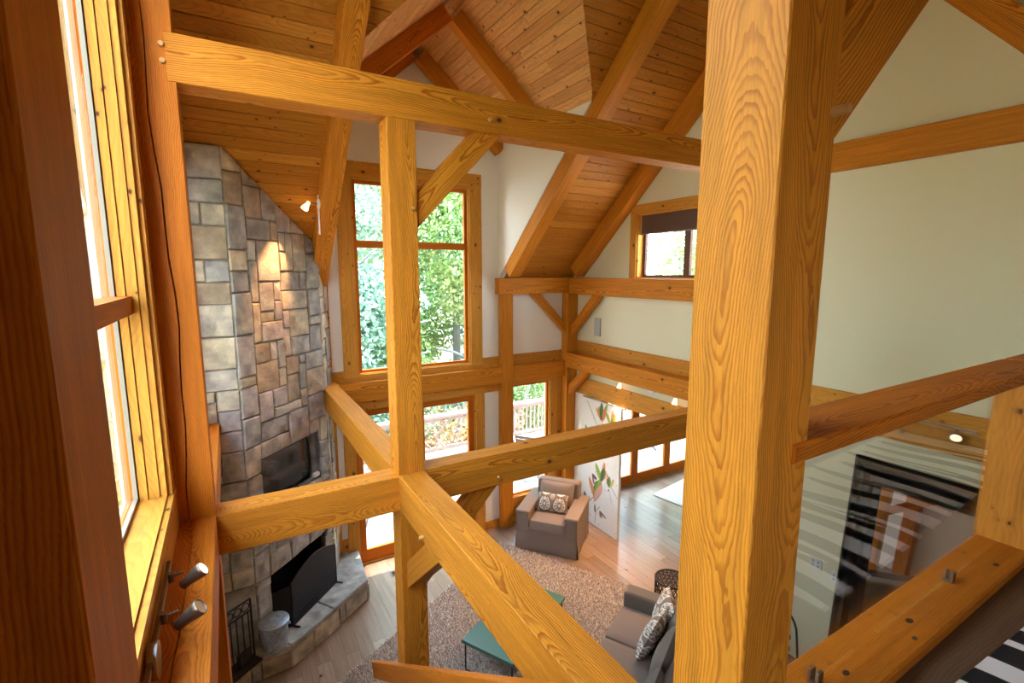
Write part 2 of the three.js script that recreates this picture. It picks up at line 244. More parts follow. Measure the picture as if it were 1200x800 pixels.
{ // roof slabs and ceiling boards
  const up = new THREE.Vector3(0, Math.cos(Math.atan(K)), Math.sin(Math.atan(K)) * -1);
  const sl = (z) => (z - ZE) / Math.cos(Math.atan(K));                       // distance up the slope
  const ang = Math.atan(K), zv = ZE + YD / K, ze = ZE + YE / K;              // valley ends
  const slab = (poly, t0, t1) => { const s = new THREE.Shape(poly.map(([x, z]) => new THREE.Vector2(x, sl(z)))); const g = new THREE.ExtrudeGeometry(s, { depth: t1 - t0, bevelEnabled: false }); g.translate(0, 0, t0); g.rotateX(ang - Math.PI / 2); g.scale(1, 1, 1); return g; };
  // local (x, s, t) -> x, y up: after rotateX(ang-90deg) s points along -z and up; mirror z so that it climbs toward +z
  const fix = (g) => { g.applyMatrix4(new THREE.Matrix4().set(1, 0, 0, 0, 0, 1, 0, H, 0, 0, -1, ZE, 0, 0, 0, 1)); const p = g.attributes.position, arr = p.array; for (let i = 0; i < p.count; i += 3) for (let j = 0; j < 3; j++) { const q = arr[(i + 1) * 3 + j]; arr[(i + 1) * 3 + j] = arr[(i + 2) * 3 + j]; arr[(i + 2) * 3 + j] = q; } const u = g.attributes.uv.array; for (let i = 0; i < p.count; i += 3) for (let j = 0; j < 2; j++) { const q = u[(i + 1) * 2 + j]; u[(i + 1) * 2 + j] = u[(i + 2) * 2 + j]; u[(i + 2) * 2 + j] = q; } g.computeVertexNormals(); return g; };
  const xl = XD - DE, xr = XD + DE;
  struct(add('roof', fix(slab([[-1.1, -7.8], [xl - 0.1, -7.8], [xl - 0.1, ze - 0.096], [XD, zv], [xr + 0.1, ze - 0.096], [xr + 0.1, -7.8], [6.1, -7.8], [6.1, ZR + 0.05], [-1.1, ZR + 0.05]], 0.04, 0.22)), M.roof), 'dark main roof over the great room');
  { const L = (ZN + 0.6 - ZR) / Math.cos(ang), g = bx(-1.1, 6.1, 0, 0.2, 0, L); g.translate(0, -H, 0); g.rotateX(ang); g.translate(0, YR + H + 0.01, ZR); struct(add('roof', g, M.pine4), 'near roof slope over the loft'); }
  // main ceiling boards along x
  const c = sgroup('ceiling', 'knotty pine board ceiling on the main roof slope');
  const bw = 0.128, mats = [M.pine3, M.pine4, M.pine4, M.pine2];
  const board = (z0, z1, xa0, xb0, xa1, xb1) => { // lower edge xa0..xb0 at z0, upper edge xa1..xb1 at z1
    const e = 0.003, P = (x, z, t) => { const y = ceilY(z); return [x, y + H + t * Math.cos(ang), z - t * Math.sin(ang)]; };
    const ou = rnd(0, 3), ov = rnd(0, 0.19), pos = [], uv = [];
    const q = (a, b, c2, d, ua, ub) => { for (const k of [0, 1, 2, 0, 2, 3]) { pos.push(...[a, b, c2, d][k]); uv.push(...[[ua[0], ov], [ua[1], ov], [ub[1], ov + bw], [ub[0], ov + bw]].map(([u, v]) => [(u + ou) / TU, v / TV])[k]); } };
    const zz0 = z0 + e, zz1 = z1 - e;
    q(P(xa0, zz0, 0), P(xb0, zz0, 0), P(xb1, zz1, 0), P(xa1, zz1, 0), [xa0, xb0], [xa1, xb1]);
    q(P(xb0, zz0, 0), P(xa0, zz0, 0), P(xa0, z0, 0.012), P(xb0, z0, 0.012), [xb0, xa0], [xa0, xb0]);
    q(P(xa1, zz1, 0), P(xb1, zz1, 0), P(xb1, z1, 0.012), P(xa1, z1, 0.012), [xa1, xb1], [xb1, xa1]);
    q(P(xb0, z0, 0.012), P(xa0, z0, 0.012), P(xa0, z0, 0.03), P(xb0, z0, 0.03), [xb0, xa0], [xa0, xb0]);
    q(P(xa1, z1, 0.012), P(xb1, z1, 0.012), P(xb1, z1, 0.03), P(xa1, z1, 0.03), [xa1, xb1], [xb1, xa1]);
    q(P(xa0, z0, 0.03), P(xa1, z1, 0.03), P(xb1, z1, 0.03), P(xb0, z0, 0.03), [xa0, xb0], [xa1, xb1]);
    const g = new THREE.BufferGeometry(); g.setAttribute('position', new THREE.Float32BufferAttribute(pos, 3)); g.setAttribute('uv', new THREE.Float32BufferAttribute(uv, 2)); g.computeVertexNormals();
    add('ceiling_board', g, mats[Math.floor(rnd(0, 4))], c);
  };
  const dz = bw * Math.cos(ang), vx = (z) => DE * clamp((zv - z) / (zv - ze));     // half width of the dormer mouth
  for (let z = ZW; z < ZR - dz; z += dz) {
    const z1 = z + dz;
    board(z, z1, XL, z < ze ? 1.065 : Math.min(1.065, XD - vx(z)), XL, z < ze ? 1.065 : 1.065);
    board(z, z1, 3.95, 5.25, 3.95, 5.25); board(z, z1, 5.25, XRW, 5.25, XRW);
    if (z1 > ze && z < zv) { board(z, z1, XD + vx(z), 3.95, XD + vx(z1), 3.95); board(z, z1, 1.065, XD - vx(z), 1.065, XD - vx(z1)); }
    else if (z >= zv) board(z, z1, 1.065, 3.95, 1.065, 3.95);
  }
  struct(add('roof_ridge', bx(XD - 0.12, XD + 0.12, YD + 0.03, YD + 0.26, -7.95, zv + 0.3), M.roof));
  // dormer slopes, boards along z
  const ad = Math.atan(KD);
  for (const s of [-1, 1]) {
    const cg = sgroup(s > 0 ? 'ceiling_dormer_right' : 'ceiling_dormer_left', s > 0 ? 'light pine boards on the window side slope of the dormer' : 'light pine boards on the dormer slope over the chimney');
    const n = Math.round(DE / Math.cos(ad) / bw), dx = DE / n, zval = (x) => mix(zv, ze, x / DE);
    for (let i = 0; i < n; i++) {
      const xa = i * dx + 0.002, xb = (i + 1) * dx - 0.002, cuts = [ZW, mix(ZW, zval(xa), rnd(0.25, 0.75)), null];
      for (let k = 0; k < 2; k++) {
        const P = (x, z, t) => [XD + s * (x + t * Math.sin(ad)), YD - KD * x + H + t * Math.cos(ad), z], za = cuts[k] + (k ? 0.001 : 0), zb = [cuts[1] - 0.001, cuts[1] - 0.001], zc = k ? [zval(xa), zval(xb)] : zb;
        const ou = rnd(0, 3), ov = rnd(0, 0.19), pos = [], uv = [], A = P(xa, za, 0), B = P(xa, zc[0], 0), C = P(xb, zc[1], 0), D = P(xb, za, 0), A2 = P(xa - 0.002, za, 0.03), B2 = P(xa - 0.002, zc[0], 0.03), C2 = P(xb + 0.002, zc[1], 0.03), D2 = P(xb + 0.002, za, 0.03);
        const quad = (a, b, c2, d, v0, v1) => { const F = [a, b, c2, d], Z = [[a[2], v0], [b[2], v0], [c2[2], v1], [d[2], v1]]; for (const j of s > 0 ? [0, 1, 2, 0, 2, 3] : [0, 2, 1, 0, 3, 2]) { pos.push(...F[j]); uv.push((Z[j][0] + ou) / TU, (Z[j][1] + ov) / TV); } };
        quad(A, B, C, D, 0, bw); quad(D2, C2, B2, A2, bw, 0); quad(B, A, A2, B2, 0, 0.02); quad(D, C, C2, D2, 0, 0.02); quad(A, D, D2, A2, 0, bw); quad(C, B, B2, C2, 0, bw);
        const g = new THREE.BufferGeometry(); g.setAttribute('position', new THREE.Float32BufferAttribute(pos, 3)); g.setAttribute('uv', new THREE.Float32BufferAttribute(uv, 2)); g.computeVertexNormals();
        add('ceiling_board', g, rnd() < 0.5 ? M.pale1 : M.pale2, cg);
      }
    }
    // roof slab over it with overhang at the gable
    const pts = [[0, -7.95], [0, zv], [DE, ze], [DE + 0.35, ze - 0.335], [DE + 0.35, -7.95]], P = (x, z, t) => new THREE.Vector3(XD + s * (x + t * Math.sin(ad)), YD - KD * x + H + t * Math.cos(ad), z);
    const pos = []; const lo = pts.map(([x, z]) => P(x, z, 0.035)), hi = pts.map(([x, z]) => P(x, z, 0.2)), tri = (a, b, c2) => pos.push(...a.toArray(), ...b.toArray(), ...c2.toArray());
    for (let i = 1; i < 4; i++) { tri(lo[0], lo[i], lo[i + 1]); tri(hi[0], hi[i + 1], hi[i]); } for (let i = 0; i < 5; i++) { const j = (i + 1) % 5; tri(lo[i], hi[i], hi[j]); tri(lo[i], hi[j], lo[j]); }
    const g = new THREE.BufferGeometry(); g.setAttribute('position', new THREE.Float32BufferAttribute(pos, 3)); g.computeVertexNormals(); struct(add('roof', g, M.roof));
  }
}

// ---------------------------------------------------------------- timber frame
const T = {};
T.p1 = tbox('timber_post', [-0.36, -0.15], [FL, 2.9], [-0.835, -0.625], 'y', FIRR[2], 'reddish fir wall post right beside the tall casement window, half out of view', 'post');
T.p2 = tbox('timber_post', [-0.36, -0.15], [FL, 2.6], [-3.6, -3.4], 'y', FIRR[1], 'reddish fir wall post with a long drying crack between casement window and stone chimney', 'post');
T.pc = tbox('timber_post', [1.015, 1.215], [FL, 1.03], [-3.6, -3.4], 'y', FIR[0], 'amber fir post where four floor level beams meet in mid room', 'post');
T.col = tbox('timber_post', [1.015, 1.215], [FL, 2.8], [-0.835, -0.63], 'y', FIR[1], 'large golden fir column at the end of the glass railing', 'post');
T.p3 = tbox('timber_post', [3.84, 4.06], [FL, -0.36], [-7.01, -6.9], 'y', FIR[3], 'slim fir post between the deck doors and the single deck window', 'post');
T.p4 = tbox('timber_post', [5.13, 5.35], [FL, -0.36], [-7.01, -6.84], 'y', FIR[3], 'fir corner post behind the armchair, braced to three beams', 'post');
T.p5 = tbox('timber_post', [5.13, 5.35], [FL, 1.0], [-3.6, -3.4], 'y', FIR[1], 'fir wall post hidden behind the golden column', 'post');
T.up = tbox('timber_beam', [-0.19, 5.13], [1.03, 1.285], [-3.595, -3.395], 'x', FIR[2], 'long amber tie beam crossing high under the board ceiling', 'beam');
T.ll = tbox('timber_beam', [-0.15, 1.015], [-1.775, -1.51], [-3.6, -3.4], 'x', FIR[1], 'short fir beam from the mid room post to the cracked wall post', 'beam');
T.lr = tbox('timber_beam', [1.215, 5.13], [-1.775, -1.5], [-3.59, -3.41], 'x', FIR[2], 'fir beam from the mid room post passing over the armchair', 'beam');
T.lb = tbox('timber_beam', [1.015, 1.215], [-1.775, -1.5], [-6.89, -3.6], 'z', FIR[3], 'fir beam from the mid room post back to the stone chimney', 'beam');
T.lf = tbox('timber_beam', [1.015, 1.215], [-1.775, -1.5], [-3.4, -0.835], 'z', FIR[0], 'fir beam from the mid room post to the golden column, over the green table', 'beam');
T.gl = tbox('timber_beam', [-0.36, -0.15], [-1.775, -1.5], [-3.4, -0.835], 'z', FIRR[1], 'reddish wall beam under the casement window with two spotlights over it', 'beam');
T.gl2 = tbox('timber_beam', [-0.36, -0.15], [-1.775, -1.5], [-5.56, -3.6], 'z', FIRR[0], 'reddish wall beam between the cracked wall post and the stone chimney', 'beam');
T.gf = tbox('timber_beam', [1.17, 3.84], [-1.83, -1.555], [-7.0, -6.895], 'x', FIR[2], 'fir beam below the sill of the tall dormer window', 'beam');
T.gf2 = tbox('timber_beam', [4.06, 5.13], [-1.83, -1.555], [-7.0, -6.895], 'x', FIR[3], 'short fir beam over the single deck window', 'beam');
T.pf = tbox('timber_beam', [3.78, 5.36], [-0.36, -0.1], [-7.01, -6.86], 'x', FIR[1], 'short fir wall plate at the foot of two rafters', 'beam');
T.pr = tbox('timber_beam', [5.16, 5.36], [-0.38, -0.1], [-6.86, -3.6], 'z', FIR[2], 'fir wall plate under the small high window', 'beam');
T.gr = tbox('timber_beam', [5.1, 5.3], [-1.665, -1.4], [-6.84, -3.6], 'z', FIR[2], 'fir beam over the dining room opening, above the spotlight rail', 'beam');
T.gu = tbox('timber_beam', [5.28, 5.37], [0.985, 1.25], [-3.4, 2.6], 'z', FIR[3], 'fir wall beam on the cream gable wall beside the golden column', 'beam');
T.tc = tbox('timber_beam', [1.215, 5.28], [1.6, 1.86], [-0.83, -0.63], 'x', FIR[1], 'fir tie beam over the loft railing, above the view', 'beam');
for (const y of [1.215, 1.13]) peg(T.p2, -0.205, y, -3.4, 0, 1, 0.016, 0.02);
peg(T.up, 1.79, 1.12, -3.395, 0, 1); peg(T.up, 4.9, 1.15, -3.395, 0, 1); peg(T.pc, 1.175, 0.44, -3.4, 0, 1, 0.013); peg(T.lr, 1.86, -1.7, -3.41, 0, 1); peg(T.lf, 1.015, -1.74, -2.9, -1, 0); peg(T.col, 1.198, 0.352, -0.63, 0, 1, 0.0125, 0.035);
T.p2.geometry = crackedGeo(7.0, 0.21, 0.2, 3, (t) => 0.115 + 0.018 * Math.sin(t * 17 + 1) + 0.007 * Math.sin(t * 61), (t) => 0.0045 * Math.max(0.02, Math.sin(Math.min(1, Math.max(0, (t - 0.3) / 0.65)) * Math.PI)), 0.05);
T.lf.geometry = crackedGeo(2.565, 0.275, 0.2, 1, (t) => 0.11 + 0.02 * Math.sin(t * 5 + 2) + 0.004 * Math.sin(t * 37), (t) => 0.002 * Math.max(0.02, 1 - t * 2.2), 0.03);
T.gl.geometry = crackedGeo(2.565, 0.275, 0.21, 1, (t) => 0.12 + 0.012 * Math.sin(t * 6) + 0.003 * Math.sin(t * 41), (t) => 0.0028 * Math.max(0.02, Math.sin(t * Math.PI)), 0.03);
// braces
const brace = (a, b, h, w, mat, label, up) => timber('knee_brace', a, b, h, w, mat, label, 'brace', undefined, up);
brace([1.16, 0.36, -3.5], [1.86, 1.1, -3.5], 0.165, 0.13, FIR[2], 'diagonal knee brace from the mid room post up to the high tie beam');
brace([1.16, -2.42, -3.5], [1.82, -1.72, -3.5], 0.165, 0.12, FIR[1], 'dark knee brace under the beam that passes over the armchair');
brace([1.115, -2.36, -3.45], [1.115, -1.74, -2.74], 0.165, 0.12, FIR[3], 'knee brace under the beam that runs to the golden column');
brace([1.1, 0.3, -0.72], [2.45, 1.65, -0.72], 0.19, 0.16, FIR[2], 'dark brown brace rising from the golden column beside the cream gable wall');
brace([4.42, -0.28, -6.95], [5.2, -1.05, -6.95], 0.13, 0.1, FIR[3], 'knee brace under the short wall plate, left of the corner post');
brace([5.26, -1.08, -6.9], [5.26, -0.3, -6.12], 0.13, 0.1, FIR[1], 'knee brace from the corner post up to the plate under the small high window');
brace([5.22, -2.15, -6.92], [5.22, -1.58, -6.3], 0.13, 0.1, FIR[1], 'knee brace from the corner post up to the beam over the dining room opening');
brace([5.3, 3.2, -2.72], [5.3, 1.1, -0.86], 0.2, 0.11, FIR[2], 'sloping brace high on the cream gable wall, cut by the picture edge');
// rafters
const cosA = Math.cos(Math.atan(K));
function rafter(x0, x1, zlow, mat, label) { const dv = 0.145; return timber('rafter', [(x0 + x1) / 2, ceilY(zlow) - dv, zlow], [(x0 + x1) / 2, ceilY(ZR - 0.1) - dv, ZR - 0.1], 0.215, x1 - x0, mat, label, 'rafter'); }
T.rl = rafter(0.965, 1.165, -6.86, FIR[0], 'main rafter coming down beside the stone chimney');
T.r1 = rafter(3.85, 4.05, -6.74, FIR[3], 'main rafter along the edge of the white dormer cheek');
T.r2 = rafter(5.15, 5.345, -6.74, FIR[3], 'main rafter along the cream gable wall above the small high window');
function dr(s, z, w, mat, label) { const d = 0.13, e = DE - 0.01; return timber('rafter', [XD + s * 0.06, YD - KD * 0.06 - d, z], [XD + s * e, YD - KD * e - d, z], 0.19, w, mat, label, 'rafter'); }
dr(1, -5.72, 0.15, FIR[3], 'dormer rafter sloping down to the white cheek, under the pale boards'); dr(-1, -5.72, 0.15, FIRR[1], 'dark dormer rafter sloping down toward the chimney');
dr(1, -6.92, 0.14, FIR[3], 'dormer rafter against the window gable, its foot in the wall corner'); dr(-1, -6.92, 0.14, FIRR[1], 'dormer rafter against the window gable on the chimney side');
tbox('timber_beam', [-0.36, XRW], [YR - 0.4, YR - 0.12], [ZR - 0.1, ZR + 0.1], 'x', FIR[1], 'ridge beam at the top of the main roof, above the view', 'beam');

// ---------------------------------------------------------------- windows and trim
function part(parent, name, geo, mat) { return add(name, geo, mat, parent); }
let winN = 0;
// plane, opening a0..a1, y0..y1, glass depth dg (toward outside dirOut = sign), inner wall plane dw
function windowUnit({ plane, a0, a1, y0, y1, dw, out, depth, casing = 0.11, sill = true, sashW = 0.055, mull = [], rails = [], label, name, mat = M.sash, cmat = M.pine, noCase = [] }) {
  const g = sgroup(name ?? 'window_' + (++winN), label), o = (d) => dw + out * d, P = (A0, A1, Y0, Y1, d0, d1) => { const p = o(d0), q = o(d1); return pl(plane, A0, A1, Y0, Y1, Math.min(p, q), Math.max(p, q)); };
  const c = casing;
  if (c) {
    if (!noCase.includes('l')) part(g, 'casing', P(a0 - c, a0, y0 - (sill ? 0 : c), y1, -0.022, 0), cmat); if (!noCase.includes('r')) part(g, 'casing', P(a1, a1 + c, y0 - (sill ? 0 : c), y1, -0.022, 0), cmat);
    if (!noCase.includes('t')) part(g, 'head_casing', P(a0 - c, a1 + c, y1, y1 + c * 1.05, -0.026, 0), cmat);
    if (sill) part(g, 'sill', P(a0 - c, a1 + c, y0 - 0.04, y0, -0.03, 0), cmat); part(g, 'sill_board', P(a0 + 0.001, a1 - 0.001, y0 - 0.0, y0 + 0.012, 0, depth), cmat);
  }
  const j = 0.02;
  part(g, 'jamb', P(a0, a0 + j, y0, y1, 0, depth + 0.03), cmat); part(g, 'jamb', P(a1 - j, a1, y0, y1, 0, depth + 0.03), cmat); part(g, 'head_jamb', P(a0 + j, a1 - j, y1 - j, y1, 0, depth + 0.03), cmat);
  const A = [a0 + j, ...mull, a1 - j], Y = [y0, ...rails, y1 - j], s0 = depth - 0.025, s1 = depth + 0.025;
  for (let i = 0; i + 1 < A.length; i++) for (let k = 0; k + 1 < Y.length; k++) {
    const p0 = A[i], p1 = A[i + 1], q0 = Y[k], q1 = Y[k + 1], w = sashW, wb = q0 === y0 && !sill ? 0.2 : w;
    part(g, 'stile', P(p0, p0 + w, q0, q1, s0, s1), mat); part(g, 'stile', P(p1 - w, p1, q0, q1, s0, s1), mat);
    part(g, 'rail', P(p0 + w, p1 - w, q0, q0 + wb, s0, s1), mat); part(g, 'rail', P(p0 + w, p1 - w, q1 - w, q1, s0, s1), mat);
    part(g, 'pane', P(p0 + w, p1 - w, q0 + wb, q1 - w, depth - 0.003, depth + 0.003), M.glass);
  }
  return g;
}
windowUnit({ plane: 'z', a0: 1.56, a1: 3.34, y0: -1.46, y1: 1.27, dw: ZW, out: -1, depth: 0.07, casing: 0.25 * 0 + 0.2, mull: [2.45], rails: [0.385], label: 'tall paired window in the dormer gable looking into trees', sashW: 0.05 });
windowUnit({ plane: 'z', a0: 1.46, a1: 3.42, y0: FL + 0.02, y1: -1.975, dw: ZW, out: -1, depth: 0.06, casing: 0.15, sill: false, mull: [2.44], sashW: 0.1, name: 'door_1', label: 'paired glazed doors to the deck below the tall window' });
windowUnit({ plane: 'z', a0: 4.1, a1: 4.9, y0: -3.94, y1: -1.9, dw: ZW, out: -1, depth: 0.06, casing: 0.12, sashW: 0.035, label: 'single window behind the armchair showing the deck railing', noCase: ['l', 't'] });
{ // small high window with roller blind
  const g = windowUnit({ plane: 'x', a0: -5.46, a1: -3.9, y0: -0.095, y1: 0.84, dw: XRW, out: 1, depth: 0.13, casing: 0.13, mull: [-4.62], sashW: 0.05, label: 'small high window with brown roller blind on the cream gable wall', mat: M.shade });
  part(g, 'roller_blind', bx(XRW + 0.05, XRW + 0.062, 0.56, 0.82, -5.43, -3.93), M.shade); part(g, 'blind_bar', bx(XRW + 0.045, XRW + 0.067, 0.545, 0.565, -5.43, -3.93), M.bronze);
}
windowUnit({ plane: 'x', a0: -5.3, a1: -3.75, y0: -1.3, y1: 0.95, dw: XL, out: -1, depth: 0.14, casing: 0.1, label: 'side window between the cracked wall post and the chimney' });
windowUnit({ plane: 'x', a0: 0.6, a1: 1.9, y0: -0.8, y1: 0.35, dw: XL, out: -1, depth: 0.14, casing: 0.1, mull: [1.25], label: 'loft window on the gable wall behind the view' });
{ // casement on the left wall with a stepped pine jamb
  const g = windowUnit({ plane: 'x', a0: -3.21, a1: -0.93, y0: -1.24, y1: 2.05, dw: XL, out: -1, depth: 0.155, casing: 0.1, rails: [-0.165], sashW: 0.022, label: 'tall casement window with stepped pine jamb beside the reddish wall posts', noCase: ['r'] });
  for (const [d0, d1, t] of [[0.0, 0.028, 0.012], [0.032, 0.078, 0.022], [0.083, 0.118, 0.03]]) {
    part(g, 'jamb_step', bx(XL - d1, XL - d0, -1.24, 2.03, -3.19, -3.19 + t), M.pine); part(g, 'sill_step', bx(XL - d1, XL - d0, -1.24, -1.24 + t * 0.35, -3.19, -0.95), M.pine);
  }
  part(g, 'glazing_bead', bx(XL - 0.145, XL - 0.125, -1.22, 2.0, -3.19, -3.15), M.bead); part(g, 'glazing_bead', bx(XL - 0.145, XL - 0.125, -1.22, -1.205, -3.15, -0.96), M.bead);
  part(g, 'meeting_rail', bx(XL - 0.16, XL - 0.06, -0.215, -0.125, -3.19, -0.95), M.sash);
}
{ // trim boards and panels
  let n = 0; const tr = (label, ...g) => { const o = struct(add('trim_' + (++n), g[0], g[1] ?? M.pine2), label); return o; };
  tr('pine panel under the casement sill', bx(XL, XL + 0.02, -1.5, -1.25, -3.4, -0.84), M.pine2);
  tr('pine band under the tall window', bx(1.17, 3.84, -1.555, -1.497, ZW, ZW + 0.025)); tr('pine band under the tall window, left end', bx(1.17, 1.36, -1.555, -1.39, ZW, ZW + 0.03)); tr('pine band under the tall window, right end', bx(3.54, 3.84, -1.555, -1.39, ZW, ZW + 0.03));
  tr('pine band over the single deck window', bx(4.06, 5.13, -1.555, -1.38, ZW, ZW + 0.03)); tr('pine head board over the single deck window', bx(4.06, 5.13, -1.9, -1.83, ZW, ZW + 0.03));
  tr('pine board below the single deck window', bx(4.06, 5.13, FL, -3.98, ZW, ZW + 0.02)); tr('pine upright right of the single deck window', bx(5.02, 5.13, -3.98, -1.9, ZW, ZW + 0.024));
  tr('pine header board over the deck doors', bx(1.17, 3.84, -1.975, -1.83, ZW, ZW + 0.022));
  tr('pine band on the gable wall over the beam', bx(XRW - 0.03, XRW, -1.42, -1.2, -6.84, -3.6)); tr('pine header over the dining room opening', bx(XRW - 0.03, XRW, -2.14, -1.85, -6.84, -3.6), M.pine);
  tr('pine band on the cream wall above the mirror', bx(XRW - 0.06, XRW, -1.56, -1.2, -3.4, 2.6), M.pine);
  tr('pine base board beside the deck doors', bx(3.58, 3.84, FL, FL + 0.14, ZW, ZW + 0.02)); tr('pine base board beside the chimney', bx(1.2, 1.31, -4.1, -3.9, ZW, ZW + 0.02));
  tr('pine corner board between chimney and wall', bx(1.17, 1.22, -4.1, -1.83, ZW, ZW + 0.03)); tr('pine corner board beside the tall window', bx(1.16, 1.2, -1.39, 0.4, ZW, ZW + 0.03));
  tr('pine corner board above the wall post by the chimney', bx(XL, -0.2, 0.75, 2.2, -4.3, -4.2));
}

// ---------------------------------------------------------------- stone fireplace
const FP = thing('stone_fireplace', 'tall stone fireplace and chimney of tan and grey ashlar under the board ceiling', 'fireplace');
FP.position.set(0, 0, 0);
const CX = 0.05, CZ = -5.58, R2 = Math.SQRT1_2;
{
  const face = (P, D, W, y0, holes, topAt, minC = 2) => {
    const N = [-D[1], D[0]], W3 = (s, y, d) => [P[0] + D[0] * s + N[0] * d, y + H, P[1] + D[1] * s + N[1] * d];
    const ymax = Math.max(topAt(0), topAt(W));
    // mortar panel
    const sh = new THREE.Shape([[0, y0], [W, y0], [W, topAt(W)], [0, topAt(0)]].map((p) => new THREE.Vector2(...p)));
    for (const [a, b, c, d] of holes) sh.holes.push(new THREE.Path([[a, c], [b, c], [b, d], [a, d]].map((p) => new THREE.Vector2(...p))));
    const mg = new THREE.ExtrudeGeometry(sh, { depth: 0.05, bevelEnabled: false }); mg.translate(0, 0, -0.06);
    mg.applyMatrix4(new THREE.Matrix4().set(D[0], 0, N[0], P[0], 0, 1, 0, H, D[1], 0, N[1], P[1], 0, 0, 0, 1)); part(FP, 'mortar_bed', mg, M.mortar);
    const cell = 0.108, nx = Math.round(W / cell), cw = W / nx, ny = Math.ceil((ymax - y0) / cell), occ = Array.from({ length: ny }, () => new Uint8Array(nx));
    for (const [a, b, c, d] of holes) for (let j = 0; j < ny; j++) for (let i = 0; i < nx; i++) { const s = (i + 0.5) * cw, y = y0 + (j + 0.5) * cell; if (s > a && s < b && y > c && y < d) occ[j][i] = 1; }
    for (let j = 0; j < ny; j++) for (let i = 0; i < nx; i++) {
      if (occ[j][i]) continue;
      const r = rnd(); let w = r < 0.1 ? 1 : r < 0.4 ? 2 : r < 0.8 ? 3 : 4, h = rnd() < 0.12 ? 1 : rnd() < 0.5 ? 2 : rnd() < 0.85 ? 3 : 4; if (w === 1 && h < 2) h = 2;
      let k = 0; while (k < w && i + k < nx && !occ[j][i + k]) k++; w = k; if (i + w + 1 === nx && !occ[j][nx - 1]) w++;
      let hh = 1; while (hh < h && j + hh < ny) { let ok = true; for (let q = 0; q < w; q++) if (occ[j + hh][i + q]) ok = false; if (!ok) break; hh++; }
      for (let b = 0; b < hh; b++) for (let q = 0; q < w; q++) occ[j + b][i + q] = 1;
      const e = 0.005, jt = () => rnd(-0.005, 0.005), s0 = i * cw + e, s1 = (i + w) * cw - e, ya = y0 + j * cell + e, yb = y0 + (j + hh) * cell - e;
      let poly = [[s0 + jt(), ya + jt()], [s1 + jt(), ya + jt()], [s1 + jt(), yb + jt()], [s0 + jt(), yb + jt()]];
      if (i === 0) { poly[0][0] = poly[3][0] = 0; } if (i + w === nx) { poly[1][0] = poly[2][0] = W; }
      for (const [a, b, c, d] of holes) for (const p of poly) { if (p[1] > c && p[1] < d && p[0] > a - cw * 0.6 && p[0] < b + cw * 0.6) { if (Math.abs(p[0] - a) < cw * 0.6) p[0] = a; if (Math.abs(p[0] - b) < cw * 0.6) p[0] = b; } if (p[0] > a - 0.04 && p[0] < b + 0.04) { if (Math.abs(p[1] - c) < cell * 0.6) p[1] = c; if (Math.abs(p[1] - d) < cell * 0.6) p[1] = d; } }
      const out = [], lim = (p) => topAt(p[0]) - 0.004 - p[1];
      for (let q = 0; q < poly.length; q++) { const p = poly[q], n = poly[(q + 1) % poly.length], lp = lim(p), ln = lim(n); if (lp >= 0) out.push(p); if ((lp >= 0) !== (ln >= 0)) { const t = lp / (lp - ln); out.push([mix(p[0], n[0], t), mix(p[1], n[1], t)]); } }
      if (out.length < 3) continue; poly = out;
      let cx = 0, cy = 0; for (const p of poly) { cx += p[0] / poly.length; cy += p[1] / poly.length; }
      const dep = rnd(0.012, 0.03), bev = 0.014, ou = rnd(0, 2), ov = rnd(0, 2), pos = [], uv = [];
      const F = poly.map((p) => { const l = Math.hypot(p[0] - cx, p[1] - cy) + 1e-6, k2 = Math.max(0.4, 1 - bev / l); return [cx + (p[0] - cx) * k2, cy + (p[1] - cy) * k2, dep + rnd(-0.008, 0.008)]; });
      const Bk = poly.map((p) => [p[0], p[1], dep - 0.016]), Bb = poly.map((p) => [p[0], p[1], -0.02]), ctr = [cx + rnd(-0.03, 0.03), cy, dep + rnd(0, 0.012)];
      const tri = (...t) => { for (const p of t) { pos.push(...W3(...p)); uv.push((p[0] + p[2] * 0.7 + ou) / 0.9, (p[1] + ov) / 0.9); } };
      for (let q = 0; q < poly.length; q++) { const n = (q + 1) % poly.length; tri(ctr, F[q], F[n]); tri(F[q], Bk[q], Bk[n]); tri(F[q], Bk[n], F[n]); tri(Bk[q], Bb[q], Bb[n]); tri(Bk[q], Bb[n], Bk[n]); }
      const g = new THREE.BufferGeometry(); g.setAttribute('position', new THREE.Float32BufferAttribute(pos, 3)); g.setAttribute('uv', new THREE.Float32BufferAttribute(uv, 2)); g.computeVertexNormals();
      part(FP, 'stone', g, STONE[Math.floor(rnd(0, 8))]);
    }
    return W3;
  };
  const WD = 1.343, hT = [0.19, 1.2, -2.62, -2.0], hF = [0.2, 1.2, -4.1, -3.38];
  face([XL, CZ], [1, 0], CX - XL, -4.1, [], () => ceilY(CZ) - 0.01);
  const W3 = face([CX, CZ], [R2, -R2], WD, -4.1, [hT, hF], (s) => ceilY(CZ - s * R2) - 0.01);
  const E = [CX + WD * R2, CZ - WD * R2], ex = 1.17 - E[0], ez = ZW + 0.02 - E[1], el = Math.hypot(ex, ez); face(E, [ex / el, ez / el], el, -4.1, [], (s) => Math.max(-0.02, ceilY(E[1] + s * ez / el) - 0.01));
